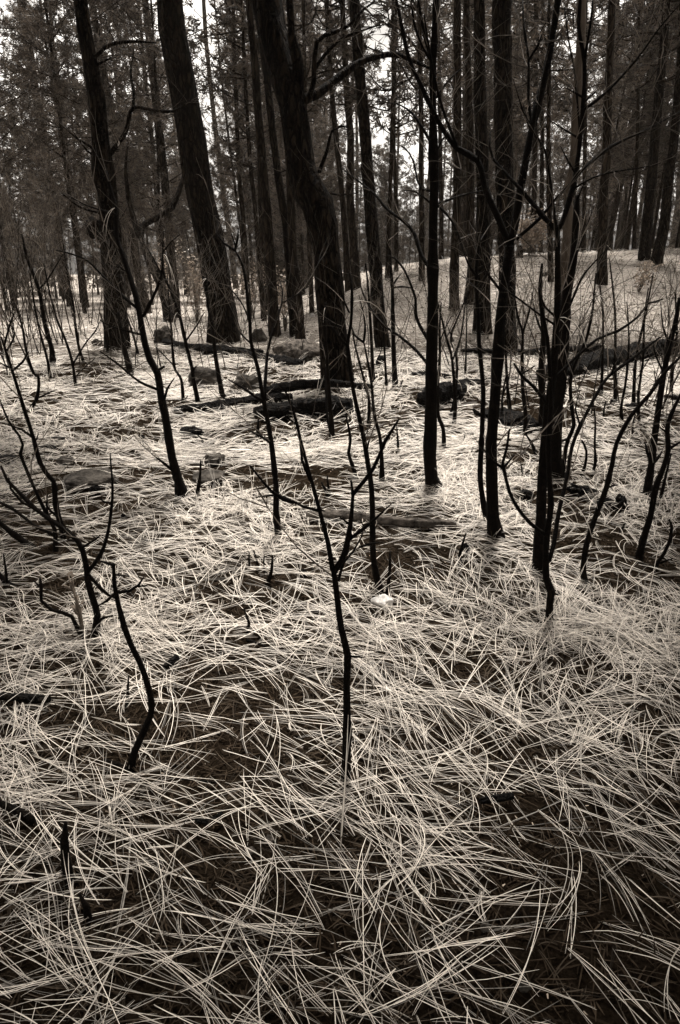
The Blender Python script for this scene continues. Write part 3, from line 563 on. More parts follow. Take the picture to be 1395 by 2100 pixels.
# trees further back, still told apart ----------------------------------------
def midtree(label, stem, **k):
    k.setdefault('sides', 12); k.setdefault('mat', 'farbark'); k.setdefault('twigs', .3); return tree(label, [stem], **k)
MID = []
for lab, st, kw in [
    ('grey trunk seen just behind the leftmost large pine', '18 14 302,642 285,560 270,470 262,390 240,280 222,200 207,115 195,40 188,0', {}),
    ('slim pine trunk directly left of the crooked charred trunk, foot on pale ground', '19 13 618,711 612,608 601,522 597,422 594,350 588,250 580,150 570,0', {}),
    ('pine trunk leaning left behind the leafy shrub, second left of the crooked charred trunk', '17 14 604,690 592,536 587,465 570,358 558,258 549,172 538,86 528,0', {'mat': 'bark'}),
    ('wide grey pine trunk rising out of the leafy shrub left of centre', '24 13 565,690 561,640 555,551 547,436 539,344 529,229 521,115 510,0', {}),
    ('thin trunk right of the broad furrowed pine', '11 8 484,580 472,493 460,407 452,344 438,229 423,86 418,0', {}),
    ('thin trunk midway between the broad furrowed pine and the wide grey one, bent at top', '10 7 538,560 524,436 515,350 508,250 500,100 496,0', {'dist': 18}),
    ('short thin trunk next to the thin one right of the broad furrowed pine', '10 7 508,560 498,436 492,379 486,250 480,100 478,0', {'dist': 20}),
    ('small pine foot on the slope just left of the crooked charred trunk', '10 7 640,642 638,594 634,493 630,400 626,200 622,0', {}),
    ('dark trunk right of the crooked charred trunk, nearer of two on the slope edge', '18 11 732,592 725,493 719,407 719,287 712,200 706,80 702,0', {}),
    ('thin dark trunk between the crooked charred trunk and the slope edge pair', '13 9 715,596 707,465 697,350 687,258 676,120 670,0', {}),
    ('thin pine with bright sky on both sides at the slope edge', '10 6 795,572 798,465 801,373 806,200 806,86 806,0', {}),
    ('dark trunk on the slope edge just left of the thick straight sapling', '12 9 865,576 865,465 864,350 864,258 862,100 860,0', {}),
    ('slim trunk on the ridge between the bright sky pine and the thick sapling', '9 6 813,556 813,436 808,300 810,150 812,0', {}),
    ('grey pine on the slope right of the thick straight sapling', '20 14 932,637 932,551 937,436 938,344 938,172 938,29 938,0', {}),
    ('pine just behind and right of the grey pine on the slope', '19 12 961,624 968,536 965,436 964,258 960,143 957,0', {}),
    ('pale trunk seen behind the three limbed sapling at right', '18 18 1158,632 1160,522 1165,465 1168,379 1176,344 1184,200 1193,57 1194,0', {'mat': 'palebark'}),
    ('straight pine left of the pale trunk, thin and dark', '11 7 1130,578 1127,436 1125,350 1125,258 1127,86 1127,0', {}),
    ('dark pine standing mid slope at right', '20 14 1234,584 1236,493 1239,379 1243,344 1247,200 1254,57 1255,0', {}),
    ('pine on the ridge with the flared foot, right of the mid slope pine', '17 8 1276,497 1286,393 1293,344 1302,229 1309,143 1314,0', {}),
    ('near black pine leaning right on the slope at right', '22 15 1321,534 1330,436 1339,344 1351,200 1362,86 1368,0', {'mat': 'bark'}),
    ('near black pine beside the leaning one, closest to the right edge of the slope', '22 13 1345,542 1362,465 1371,379 1379,315 1391,200 1398,60 1400,0', {'mat': 'bark'}),
    ('dark trunk cut by the right edge of the picture', '18 14 1382,503 1390,450 1399,350 1410,200 1420,0', {'mat': 'bark'}),
    ('square topped thin trunk just right of the mid slope pine', '14 11 1254,495 1256,379 1258,300 1262,200 1266,0', {}),
    ('thin ridge pine left of the three limbed sapling, first of two close trunks', '11 8 1095,500 1096,400 1098,250 1100,0', {'dist': 20.5}),
    ('thin ridge pine left of the three limbed sapling, second of two close trunks', '9 7 1110,500 1111,400 1112,250 1114,0', {'dist': 21}),
    ('thin ridge pine between the pale trunk and the mid slope pine', '9 6 1199,498 1199,400 1200,250 1203,0', {'dist': 20.5}),
    ('very thin ridge pine right of the flared foot pine', '8 5 1302,495 1304,400 1308,250 1312,0', {'dist': 21.5}),
    ('trunk with a dark notch behind the slim sapling on the slope, at ridge level', '9 7 905,546 905,436 903,300 900,100 899,0', {'dist': 20.5}),
]:
    MID.append(midtree(lab, st, ext=6, **kw))
o = plant('tree_stump', 'short burnt stump on the ridge below the bright leafy bush', 'stump', ['12 11 1065,530 1066,515 1066,503'], mat='bark', twigs=0, sides=12)

# burl ball on the leftmost tree
def blob(name, c, r, mat, parent=None, sq=(1, 1, 1), seed=0, amp=.25, sub=4, rot=0, fq=1.6):
    import bmesh
    bm = bmesh.new(); bmesh.ops.create_icosphere(bm, subdivisions=sub, radius=1)
    for v in bm.verts:
        p = v.co.copy(); d = 1 + amp * (noise.noise(p * fq + Vector((seed * 3.1, 0, 0))) + .45 * noise.noise(p * fq * 2.7 + Vector((0, seed, 0))) + .2 * noise.noise(p * fq * 6))
        p = p * d; p = Vector((p.x * sq[0] * r, p.y * sq[1] * r, p.z * sq[2] * r))
        v.co = Vector((p.x * math.cos(rot) - p.y * math.sin(rot), p.x * math.sin(rot) + p.y * math.cos(rot), p.z))
    me = bpy.data.meshes.new(name); bm.to_mesh(me); bm.free(); me.materials.append(mat)
    me.polygons.foreach_set('use_smooth', [True] * len(me.polygons))
    o = bpy.data.objects.new(name, me); COL.objects.link(o)
    if parent: o.parent = parent; o.location = c - parent.location
    else: o.location = c
    return o
t1 = [o for o in bpy.data.objects if o.get('label', '').startswith('charred leftmost')][0]
blob('burl', at(199, 468, t1.location.y - .02), .125, M['bark'], t1, seed=2, amp=.3)

# ------------------------------------------------------------------ rocks, logs, bits
def rock(label, px, py, wpx, hpx, mat='rock', seed=0, name='rock', cat='rock', sink=.35, amp=.35, deep=.8):
    c = hit(px, py + hpx * .45); k = depth(c) / F; r = wpx / 2 * k; h = hpx * k * .8
    c.y += r * deep * .5; c.z = G(c.x, c.y) + h * (.5 - sink * .5) + .012
    o = blob(name, c, r, M[mat], sq=(1, deep, h / r * .8), seed=seed, amp=amp, rot=0, sub=4, fq=1.3); tag(o, label, cat); return o
rock('rounded grey boulder behind the end of the thin left log', 336, 690, 42, 36, seed=1)
rock('broad low dark rock right of the thin left stems', 420, 778, 64, 42, seed=2)
rock('wedge shaped dark rock between the two left logs', 507, 790, 60, 36, seed=3, amp=.45)
rock('small dark boulder right of the broad furrowed pine foot', 532, 690, 28, 28, seed=4)
rock('half buried mossy flat rock among the needles at left', 178, 990, 96, 24, seed=5, amp=.45, deep=1.0)
rock('small stone behind the half buried flat rock', 133, 950, 34, 16, seed=6)
rock('dark clod on the right shoulder of the half buried flat rock', 196, 1012, 22, 22, seed=7, mat='log')
rock('flat pale brown rock right of the long curved sapling foot', 425, 985, 66, 16, seed=8, amp=.3, deep=1.2)
rock('dark stone left of the leftmost large pine foot', 199, 704, 20, 14, seed=9)
rock('bright white stone resting on the needles behind the nearest sapling', 784, 1241, 42, 22, mat='paleRock', seed=10, amp=.35)
rock('small dark lump on the needles left of the hooked stem', 254, 1066, 12, 12, seed=11, mat='log')
rock('round dark lump left of the white stone', 622, 1183, 18, 14, seed=12, mat='log')
rock('larger of two pale pebbles low in the foreground left of centre', 515, 1756, 18, 12, mat='greylog', seed=13)
rock('smaller pale pebble beside the larger one low in the foreground', 553, 1731, 18, 14, mat='greylog', seed=14)
rock('brown pebble in the dark patch at the lower right', 994, 1913, 18, 20, mat='greylog', seed=15)
rock('dull round pebble at the bottom right among needles', 1075, 2035, 26, 20, mat='rock', seed=16)
rock('dark stone at the foot of the right cluster', 1078, 1020, 34, 18, seed=17, mat='log')
rock('tiny bright stone beside the dark stone at the right cluster', 1088, 1008, 9, 9, seed=18, mat='paleRock')
rock('grey stone on the slope beside the small pine foot', 641, 648, 9, 7, seed=19, mat='paleRock')
rock('sunlit mound of weathered wood right of the broad furrowed pine', 612, 722, 105, 38, mat='greylog', seed=20, name='wood_mound', cat='wood', amp=.3)
rock('dark clod on the needles left of the dark bark heap', 288, 902, 18, 12, seed=21, mat='log', name='bark_piece', cat='bark')
rock('thin dark bark slab at far left in the needles', 8, 948, 50, 14, seed=22, mat='log', name='bark_piece', cat='bark')
rock('dark bark strip above the flat rock at far left', 115, 905, 34, 10, seed=23, mat='log', name='bark_piece', cat='bark')
rock('dark bark slab above the small stone at left', 95, 922, 34, 9, seed=24, mat='log', name='bark_piece', cat='bark')
rock('low dark bark heap under the central log', 390, 890, 50, 20, seed=25, mat='log', name='bark_piece', cat='bark', amp=.5)
rock('broken arch of bark lying beside the prong right of the long curved sapling', 437, 947, 44, 22, seed=26, mat='rock', name='bark_piece', cat='bark', amp=.5)
rock('upright leaning flap of burnt bark at the slope foot', 781, 744, 20, 24, seed=27, mat='log', name='bark_piece', cat='bark')
rock('short fat root lump of the dark root mass at right', 1035, 862, 90, 32, seed=28, mat='log', name='root_mass', cat='roots', amp=.5)
rock('tangled right half of the dark root mass', 1090, 880, 50, 30, seed=29, mat='log', name='root_mass', cat='roots', amp=.6)
rock('left piece of the broken charred wood at right', 1180, 1010, 26, 18, seed=30, mat='log', name='charred_wood', cat='wood', amp=.6)
rock('middle piece of the broken charred wood at right', 1205, 1016, 36, 20, seed=31, mat='log', name='charred_wood', cat='wood', amp=.6)
rock('upright right piece of the broken charred wood at right', 1272, 1038, 28, 30, seed=32, mat='log', name='charred_wood', cat='wood', amp=.6)
rock('low dark piece between the pieces of broken charred wood at right', 1240, 1036, 40, 14, seed=33, mat='log', name='charred_wood', cat='wood', amp=.6)
rock('dark root clump below the big leaning log', 1262, 828, 20, 10, seed=34, mat='log', name='root_mass', cat='roots', amp=.6)
rock('dark root clump right of the one below the big leaning log', 1300, 836, 26, 10, seed=35, mat='log', name='root_mass', cat='roots', amp=.6)
rock('pine cone like dark lump left of the V forked sapling shoot', 955, 1131, 16, 14, seed=36, mat='log', name='pine_cone', cat='cone', amp=.5)
rock('dark short block lying on the slope near the ridge', 1117, 564, 12, 7, seed=37, mat='log', name='wood_block', cat='wood')
def log(label, s, mat='log', rough=.28, name='fallen_log', up=.0, sides=16, cat='log', hollow=False, seed=None, lift=None):
    w0, w1, pts = parse(s); P = []; W = []
    seed = seed or len(label)
    for i, (x, y) in enumerate(pts):
        ww = w0 + (w1 - w0) * i / (len(pts) - 1); p = hit(x, y + ww * .45); r = ww / 2 / F * depth(p); p.y += r; p.z = G(p.x, p.y) + r * .8 + .018; P.append(p); W.append(r)
    if lift:
        for i, l in enumerate(lift): P[i].z += l
    P, W = resample(P, W, .022); n = len(P); sides = sides * 2; rough = rough * 1.25
    W = [r * (.55 + .45 * min(1, (min(i, n - 1 - i) + .6) / 5.0)) for i, r in enumerate(W)]
    base = P[0].copy(); V, Fc = [], []; tube(V, Fc, local(P, base), W, sides, rough, 9, seed, True, .06, 5)
    o = link(name, mesh(name, V, Fc, M[mat]), None, base); tag(o, label, cat); return o
log('slim charred log tapering to the left across the centre left', '14 26 356,846 420,842 480,832 540,826 600,822')
log('massive blackened log in the centre, in front of the crooked tree', '34 46 522,852 580,848 650,844 722,842', rough=.35, sides=22)
log('weathered split top log lying on the central blackened log', '22 12 545,822 620,815 690,812 765,804', rough=.35, mat='log', lift=(.06, .08, .08, .02))
log('thin long log lying in front of the broad furrowed pine', '9 20 318,700 380,712 460,722 540,738 620,750')
log('short thick log piece under the thin long log', '24 14 412,722 480,722 540,726', rough=.35)
log('pale weathered log half sunk in the needles behind the nearest sapling', '22 17 628,1067 700,1068 790,1078 870,1084 935,1083', mat='greylog', rough=.12)
log('hollow blackened log with ragged ends behind the thick straight sapling', '44 32 868,822 910,815 952,808', rough=.5, sides=22)
log('thin dark log on the flat just left of the thick straight sapling', '15 10 845,772 885,774 928,776', rough=.4)
log('dark log section right of the hollow log lying end on', '16 14 930,796 962,790 985,787', rough=.4)
log('long thin dark log at the foot of the slope', '8 17 945,722 1010,724 1080,726 1150,724 1232,716')
log('big smooth leaning log at right with a dark underside', '32 42 1110,772 1180,758 1250,740 1300,732', rough=.18, sides=20)
log('rough dark log behind the leaning log running off the right edge', '28 34 1215,736 1280,732 1340,722 1400,714', rough=.35)
log('thin dark log piece at the far right edge', '8 9 1362,818 1400,822')
log('thin dark stick log crossing between trunks on the flat at right', '8 7 990,784 1040,780 1080,786', rough=.4)
log('dark rotting log at the left edge in the foreground', '26 20 -10,1445 50,1448 102,1450', rough=.3)
log('rough bark covered chunk in the left foreground', '20 24 336,1386 350,1376 364,1364', rough=.35, name='wood_chunk', cat='wood')
log('dark cylindrical wood chunk half hidden by needles at the right foreground', '22 24 985,1660 1020,1658 1052,1652', rough=.12, name='wood_chunk', cat='wood')
log('curved dark bark covered chunk in the lower left foreground', '18 20 402,1702 430,1708 455,1690', rough=.35, name='wood_chunk', cat='wood')
log('thin dark bark sliver left of the curved bark chunk', '7 8 370,1612 410,1618 445,1620', rough=.3, name='bark_sliver', cat='bark')
log('slim brown bark sliver in the needles right of the bent waist sapling', '10 7 505,1325 525,1330 545,1338', rough=.3, name='bark_sliver', cat='bark')

# ------------------------------------------------------------------ leafy plants
def leafy(name, label, cat, px, py, topy, wpx, n, leaf, mat='leaf', dist=None, seed=1):
    rnd = random.Random(seed); b = hit(px, py) if not dist else at(px, py, dist)
    if dist: b.z = G(b.x, b.y)
    k = b.y / F; H = (py - topy) * k; Wd = wpx * k / 2; root = empty(name, b); V, Fc, LV, LF = [], [], [], []
    for s in range(9):
        a = rnd.uniform(0, 6.28); h = H * rnd.uniform(.6, 1); e = Vector((math.cos(a) * Wd * rnd.uniform(.3, 1), math.sin(a) * Wd * rnd.uniform(.3, 1), h)); P = [Vector((0, 0, -.03))]
        for i in range(1, 7):
            t = i / 6; P.append(Vector((e.x * t ** 1.4 + rnd.gauss(0, .02), e.y * t ** 1.4 + rnd.gauss(0, .02), h * t)))
        tube(V, Fc, P, [.008 * (1 - .8 * i / 6) for i in range(7)], 5)
        for _ in range(n // 9):
            t = rnd.uniform(.35, 1.0); i = min(5, int(t * 6)); c = P[i].lerp(P[i + 1], t * 6 - i if i < 5 else .5) + Vector((rnd.gauss(0, Wd * .22), rnd.gauss(0, Wd * .22), rnd.gauss(0, H * .06)))
            d = Vector((rnd.gauss(0, 1), rnd.gauss(0, 1), rnd.gauss(.3, .6))).normalized(); q = d.orthogonal().normalized(); q = q.lerp(d.cross(q), rnd.random()).normalized()
            l = leaf * rnd.uniform(.6, 1.2); m = len(LV); LV += [c, c + d * l * .45 + q * l * .24, c + d * l, c + d * l * .45 - q * l * .24]; LF.append((m, m + 1, m + 2, m + 3))
    link('stems', mesh('stems', V, Fc, M['twig']), root); link('leaves', mesh('leaves', LV, LF, M[mat], False), root); tag(root, label, cat)
leafy('leafy_shrub', 'leafy shrub catching the light just left of the broad furrowed pine', 'shrub', 405, 660, 535, 60, 700, .07, seed=1)
leafy('leafy_shrub', 'leafy shrub right of the broad furrowed pine, below the wide grey trunk', 'shrub', 520, 655, 535, 90, 900, .07, seed=2)
leafy('leafy_shrub', 'small leafy shrub between the grey trunks left of the crooked charred tree', 'shrub', 585, 680, 560, 60, 500, .06, seed=3)
leafy('leafy_shrub', 'taller dim shrub beside the curved elbow tree', 'shrub', 345, 650, 500, 90, 900, .07, seed=4)
leafy('leafy_bush', 'bright leafy bush on the ridge behind the V forked sapling', 'bush', 1085, 520, 438, 80, 1300, .12, dist=19.5, seed=5)
leafy('leafy_bush', 'tiny dim bush on the slope near the right edge pines', 'bush', 1310, 600, 540, 70, 260, .07, seed=6)
def sprout():
    b = hit(172, 1310); root = empty('leafy_sprout', b); V, Fc, LV, LF = [], [], [], []; rnd = random.Random(3)
    for pts in (((172, 1310), (162, 1265), (155, 1225), (148, 1185)), ((171, 1308), (166, 1260), (152, 1215), (140, 1180))):
        P = [at(x, y, b.y + .02 * i) for i, (x, y) in enumerate(pts)]; P[0] = b.copy(); P, W = resample(P, [.0045, .004, .0035, .0025], .02); tube(V, Fc, local(P, b), W, 6)
        for i in range(len(P) // 3, len(P)):
            for _ in range(2):
                a = rnd.uniform(0, 6.28); up = .8; d = Vector((math.cos(a), math.sin(a), up)).normalized(); q = d.cross(Vector((0, 0, 1))).normalized(); l = rnd.uniform(.025, .05); c = P[i] - b; m = len(LV)
                LV += [c, c + d * l * .35 + q * l * .16, c + d * l * .75 + q * l * .15, c + d * l, c + d * l * .75 - q * l * .15, c + d * l * .35 - q * l * .16]; LF.append(tuple(range(m, m + 6)))
    link('stem', mesh('stem', V, Fc, M['sprout']), root); link('leaves', mesh('leaves', LV, LF, M['sprout'], False), root); tag(root, 'young grey green leafy sprout between the black stems at left', 'sprout')
sprout()

# ------------------------------------------------------------------ thickets of thin stems
def thicket(label, group, spots_, hpx, lean, seed, mat='twig', count=6, twigs=16, rad=.007):
    rnd = random.Random(seed)
    for px, py in spots_:
        b = hit(px, py); root = empty('bare_shrub', b); H0 = hpx / F * b.y; VT, FT = [], []
        for s in range(count):
            h = H0 * rnd.uniform(.55, 1.1); V, Fc = [], []; off = Vector((rnd.gauss(0, .12), rnd.gauss(0, .12), -.02)); q = Vector((lean + rnd.gauss(0, .16), rnd.gauss(0, .16), 1)).normalized(); P = [off]
            for i in range(9):
                q = (q + Vector((rnd.gauss(0, .07), rnd.gauss(0, .07), .02))).normalized(); P.append(P[-1] + q * h / 9)
            r0 = rad * rnd.uniform(.5, 1.2); tube(V, Fc, P, [r0 * (1 - .75 * i / 9) for i in range(10)], 5, cap=False)
            link('stem', mesh('stem', V, Fc, M[rnd.choice(('char', 'char', 'greystem'))]), root)
            for _ in range(twigs):
                k = rnd.randint(3, 8); d = (P[k] - P[k - 1]).normalized() + Vector((rnd.gauss(0, .6), rnd.gauss(0, .6), rnd.gauss(.2, .3))); twig_cluster(VT, FT, P[k], d, rnd.uniform(.15, .45), .0022, rnd, 1, 3)
        link('twig_spray', mesh('twig_spray', VT, FT, M[mat]), root); tag(root, label, 'shrub', group)
thicket('bare twiggy shrub in the dense thicket along the left edge', 'bare shrubs of the left thicket',
        [(20, 770), (45, 740), (85, 735), (12, 700), (60, 700), (120, 705), (35, 670), (150, 690), (95, 665), (5, 645), (180, 665), (70, 645), (130, 650)], 330, -.12, 5, count=6, twigs=12)
thicket('bare thin twiggy shrub on the slope foot at the right', 'bare shrubs at the right', [(1075, 800), (1185, 830), (1375, 770), (1290, 800), (1060, 760), (1330, 840), (1150, 800), (1110, 840), (1390, 850), (1230, 850)], 290, .05, 6, count=3, twigs=7, rad=.006)
thicket('wispy bare shrub among the stems around the two left trunks', 'wispy shrubs around the left trunks', [(300, 700), (350, 720), (380, 690), (490, 680), (250, 670), (210, 760), (420, 730), (285, 760), (240, 720), (330, 760), (460, 760), (550, 720)], 260, -.04, 7, count=4, twigs=12, rad=.005)
thicket('wispy bare shrub at the slope foot in the middle', 'wispy shrubs in the middle', [(745, 740), (920, 760), (870, 740), (650, 740), (800, 720), (960, 780)], 240, 0, 8, count=3, twigs=10, rad=.005)

# ------------------------------------------------------------------ far forest with crowns
def crown_mesh(seed, H, z0, Rm, lev=.55, tufts=7, blades=15, bl=.25, bw=.036, droop=.5):
    g = np.random.default_rng(seed); rnd = random.Random(seed); LV, FT = [], []; T = []; D = []
    z = z0
    while z < H:
        u = (z - z0) / (H - z0); Rz = Rm * (1 - u) ** .7 * (.55 + .45 * min(1, u * 4)) + .25
        for b in range(rnd.choice((2, 3, 3, 4))):
            a = rnd.uniform(0, 6.283); L = Rz * rnd.uniform(.55, 1.15); q = Vector((math.cos(a), math.sin(a), rnd.uniform(-.05, .45))).normalized(); P = [Vector((0, 0, z))]
            for i in range(6):
                q = (q + Vector((rnd.gauss(0, .14), rnd.gauss(0, .14), rnd.gauss(.05, .1)))).normalized(); P.append(P[-1] + q * L / 6)
            tube(LV, FT, P, [.022 * (1 - .8 * i / 6) * (1.1 - u * .5) for i in range(7)], 4, cap=False)
            for _ in range(tufts):
                k = rnd.randint(2, 6); c = P[k] + Vector((rnd.gauss(0, .2), rnd.gauss(0, .2), rnd.gauss(0, .12))) * (1 if k < 6 else .5)
                T.append(c); D.append((q + Vector((rnd.gauss(0, .5), rnd.gauss(0, .5), rnd.gauss(.2, .4)))).normalized())
        z += lev * rnd.uniform(.6, 1.4)
    T = np.array(T); D = np.array(D); n = len(T); idx = np.repeat(np.arange(n), blades); m = len(idx)
    d = D[idx] * .7 + g.normal(0, .55, (m, 3)); d /= np.linalg.norm(d, axis=1, keepdims=True); c = T[idx] + g.normal(0, .03, (m, 3)) + D[idx] * g.uniform(-.1, .1, (m, 1))
    L = bl * g.uniform(.6, 1.15, (m, 1)); s = np.cross(d, g.normal(0, 1, (m, 3))); s /= np.linalg.norm(s, axis=1, keepdims=True)
    tip = c + d * L; tip[:, 2] -= (droop * L * g.uniform(.2, .8, (m, 1)))[:, 0]
    V = np.stack([c - s * bw / 2, c + s * bw / 2, tip], 1).reshape(-1, 3); Fi = np.arange(m * 3).reshape(-1, 3)
    return npmesh('crown', V, Fi, M['foliage'], 3), mesh('limbs', LV, FT, M['farbark'])
CR = [crown_mesh(100 + i, 15 + i % 3, 3.6 + .5 * (i % 4), 2.1 + .25 * (i % 3)) for i in range(6)]
LOWC = [crown_mesh(200 + i, 7.5 + i, .7, 1.5 + .2 * i, lev=.36, tufts=8, blades=14) for i in range(3)]
DENSEC = [crown_mesh(400 + i, 15, 3.0, 2.6, lev=.42, tufts=15, blades=18, bl=.24, bw=.022) for i in range(2)]
def trunk_mesh(seed, H, r):
    rnd = random.Random(seed); P = [Vector((0, 0, -.4))]; q = Vector((0, 0, 1)); W = [r * 1.25]
    for i in range(14):
        q = (q + Vector((rnd.gauss(0, .02), rnd.gauss(0, .02), .1))).normalized(); P.append(P[-1] + q * H / 14); W.append(r * (1 - .72 * (i + 1) / 14))
    V, Fc = [], []; tube(V, Fc, P, W, 9, .06, 6, seed)
    for _ in range(26):                                    # dead side snags on the bare lower trunk
        k = rnd.randint(2, 8); a = rnd.uniform(0, 6.28); twig_cluster(V, Fc, P[k] + Vector((0, 0, rnd.uniform(0, 1))), Vector((math.cos(a), math.sin(a), rnd.uniform(-.3, .3))), rnd.uniform(.4, 1.3), .011, rnd, 1, 3)
    return mesh('trunk', V, Fc, M['farbark'])
TR = [trunk_mesh(300 + i, 16, .075 + .02 * i) for i in range(5)]
def fartree(x, y, v, low=False, s=1.0, label=None, group=None, cm=None, thin=1):
    b = Vector((x, y, G(x, y))); root = empty('pine_tree', b); rz = random.uniform(0, 6.28)
    c, l = cm or (LOWC if low else CR)[v % (3 if low else 6)]
    for nm, me in (('trunk', TR[v % 5]), ('crown', c), ('limbs', l)):
        o = link(nm, me, root); o.scale = (s, s, s) if not (low and nm == 'trunk') else (s * .5, s * .5, s * .48); o.rotation_euler = (0, 0, rz)
        if nm == 'trunk' and thin != 1: o.scale = (s * thin, s * thin, s)
    tag(root, label, 'tree', group); return root
# crowns for the nearer trees that stand in the picture (they begin above or near the frame's top)
for i, (root, base, tips) in enumerate(MID):
    if base.y > 13.5:
        c, l = CR[i % 6]; s = .9
        top = max(tips[0][0], key=lambda p: p.z); axis = (top - base)
        for nm, me in (('crown', c), ('limbs', l)):
            o = link(nm, me, root); o.rotation_euler = (0, 0, i * 1.3); o.location = (axis.x * .6, axis.y * .6, -.2); o.scale = (s, s, s)
SECT = [(160, 'left of the leftmost large pine'), (350, 'between the two left large pines'), (600, 'left of the crooked charred trunk'), (780, 'right of the crooked charred trunk'),
        (890, 'left of the thick straight sapling'), (1040, 'left of the widest right trunk'), (1235, 'left of the mid slope pine'), (9999, 'right of the mid slope pine')]
def where(x, y):
    px = project(x, y, 3.)[0]; row = 'near' if y < 33 else ('middle' if y < 47 else 'farthest'); return row, next(t for m, t in SECT if px < m)
GAPS = [(.04, .12, .75), (.285, .315, .9), (-.185, -.16, .7), (-.43, -.41, .8)]          # thinner stand: sky shows through
placed = []; rr = random.Random(42)
tries = 0
while len(placed) < 125 and tries < 9000:
    tries += 1; az = rr.uniform(-.66, .66); y = 19 + 42 * rr.random() ** .9; x = az * y
    if az > .03 and y < 22.5: continue
    g_ = 0
    for a0, a1, p in GAPS:
        if a0 - .7 / y < az < a1 + .7 / y: g_ = p
    if rr.random() < g_: continue
    if any((x - X) ** 2 + (y - Y) ** 2 < 1.7 ** 2 for X, Y in placed): continue
    placed.append((x, y))
for i, (x, y) in enumerate(placed):
    row, w_ = where(x, y); fartree(x, y, i, s=rr.uniform(.8, 1.1), label='slim pine in the %s rows of the forest, %s' % (row, w_), group='slim forest pines, %s rows, %s' % (row, w_))
lowp = []
while len(lowp) < 80:
    az = rr.uniform(-.66, .66); y = rr.uniform(24, 62)
    if az > -.05 and y < 27: continue
    if az < -.1 and y < 22: continue
    if .0 < az < .16 and y < 34: continue
    lowp.append((az * y, y))
for k in range(26): lowp.append(((-.10 + .0108 * k + rr.uniform(-.004, .004)) * (38 + 7 * (k % 3)), 38 + 7 * (k % 3)))
for i, (x, y) in enumerate(lowp):
    row, w_ = where(x, y); fartree(x, y, i, True, s=rr.uniform(.6, 1.0) * (.68 if -.02 < x / y < .2 else 1), label='young low bushy pine in the %s rows, %s' % (row, w_), group='young bushy pines, %s rows, %s' % (row, w_))
# nearer crowned pines that darken both upper corners
for i, (az, y, v, s, lab) in enumerate([(-.47, 14.5, 0, .62, 'dark bushy pine filling the upper left corner'), (-.36, 17, 2, .72, 'bushy pine between the upper left corner and the leftmost large trunk'), (-.56, 12.5, 4, .55, 'bushy pine cut by the left edge behind the thicket'),
                                      (-.245, 18.5, 1, .75, 'bushy pine between the two left large trunks'), (-.36, 21, 3, .7, 'bushy pine farther behind the left thicket'), (-.31, 15.5, 0, .62, 'bushy pine whose boughs show left of the leftmost large trunk'), (-.07, 24, 2, .75, 'bushy pine right of the broad furrowed pine'), (.22, 27, 0, .8, 'bushy pine behind the widest right trunk'), (.35, 25, 1, .75, 'bushy pine right of the pale patch of sky'), (.385, 22.5, 0, .7, 'bushy pine with dark low boughs above the mid slope pine'), (.47, 20.5, 1, .66, 'bushy pine hanging over the two near black pines'), (.46, 23, 3, .72, 'bushy pine behind the upper right trunks'), (.54, 22, 5, .66, 'bushy pine at the upper right corner'), (.41, 24, 1, .74, 'bushy pine left of the upper right corner trunks'),
                                      (.5, 26, 2, .7, 'bushy pine deep in the upper right corner')]):
    fartree(az * y, y, v, s=s, label=lab, cm=DENSEC[i % 2], thin=.6)

# ------------------------------------------------------------------ haze
hz = mesh('haze', [(-75, -12, -12), (75, -12, -12), (75, 105, -12), (-75, 105, -12), (-75, -12, 24), (75, -12, 24), (75, 105, 24), (-75, 105, 24)],
          [(0, 3, 2, 1), (4, 5, 6, 7), (0, 1, 5, 4), (1, 2, 6, 5), (2, 3, 7, 6), (3, 0, 4, 7)], bpy.data.materials.new('haze'), False)
hm = hz.materials[0]; hm.use_nodes = True; hn = hm.node_tree; hn.nodes.clear(); ho = hn.nodes.new('ShaderNodeOutputMaterial'); hv = hn.nodes.new('ShaderNodeVolumePrincipled')
hv.inputs['Color'].default_value = (.95, .84, .72, 1); hv.inputs['Density'].default_value = .0004; hv.inputs['Anisotropy'].default_value = .2; hn.links.new(hv.outputs[0], ho.inputs['Volume'])
tag(link('haze', hz), 'thin pale haze between the far trees', 'haze', kind='stuff')

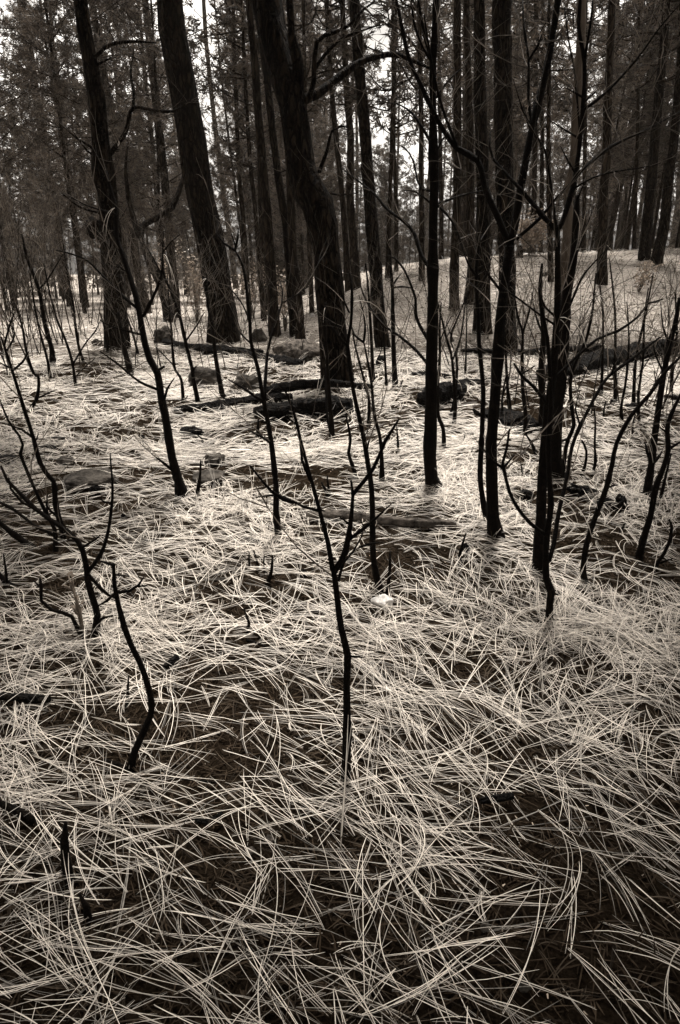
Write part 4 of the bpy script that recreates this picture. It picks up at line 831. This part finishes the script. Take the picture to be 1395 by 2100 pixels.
# overhead: unseen pine added behind the camera, crown shaped to shade foreground and sides
def shade_pine():
    g = np.random.default_rng(77); root = empty('pine_tree', (0.4, -2.6, G(.4, -2.6))); V, Fc = [], []
    P = [Vector((0, 0, -.3)), Vector((0, 0, 2)), Vector((.05, .1, 4)), Vector((0, .2, 6)), Vector((.1, .3, 9))]; P, W = resample(P, [.2, .17, .15, .13, .06], .2); tube(V, Fc, P, W, 14, .08, 5, 3)
    link('trunk', mesh('trunk', V, Fc, M['bark']), root)
    T = []
    while len(T) < 6000:
        gx, gy = g.uniform(-3.6, 3.6), g.uniform(-1.4, 5.0); half = .22 + .34 * max(gy, 0)      # where the shade falls on the ground
        side = np.clip((abs(gx) - half) / .5, 0, 1) * (1 if gx > 0 else .85) * np.clip(1.15 - (gy - 2.8) / 2.2, .0, 1); front = np.clip((1.12 + (.18 if gx > 0 else 0) - gy) / .7, 0, 1) * .9
        if g.random() > max(side, front) ** 1.2: continue
        z = g.uniform(4.2, 6.4); T.append((gx + z / math.tan(SUN_EL) * math.sin(SUN_AZ) - .4, gy + z / math.tan(SUN_EL) * math.cos(SUN_AZ) + 2.6, z))
    T = np.array(T); blades = 14; idx = np.repeat(np.arange(len(T)), blades); m = len(idx)
    d = g.normal(0, 1, (m, 3)); d /= np.linalg.norm(d, axis=1, keepdims=True); s = np.cross(d, g.normal(0, 1, (m, 3))); s /= np.linalg.norm(s, axis=1, keepdims=True); c = T[idx] + g.normal(0, .05, (m, 3)); L = g.uniform(.15, .3, (m, 1))
    Vv = np.stack([c - s * .018, c + s * .018, c + d * L], 1).reshape(-1, 3); link('crown', npmesh('crown', Vv, np.arange(m * 3).reshape(-1, 3), M['foliage'], 3), root)
    V, Fc = [], []; rnd = random.Random(9)
    for i in range(0, len(T), 28):
        e = Vector(T[i]); st = Vector((0, .2, rnd.uniform(3.8, 6))); P = [st, st.lerp(e, .3) + Vector((0, 0, .15)), st.lerp(e, .7) + Vector((0, 0, .2)), e]; tube(V, Fc, P, [.03, .022, .014, .005], 5)
    link('limbs', mesh('limbs', V, Fc, M['bark']), root)
    tag(root, 'added unseen pine with high boughs to shade the near foreground, out of the picture', 'tree')
shade_pine()
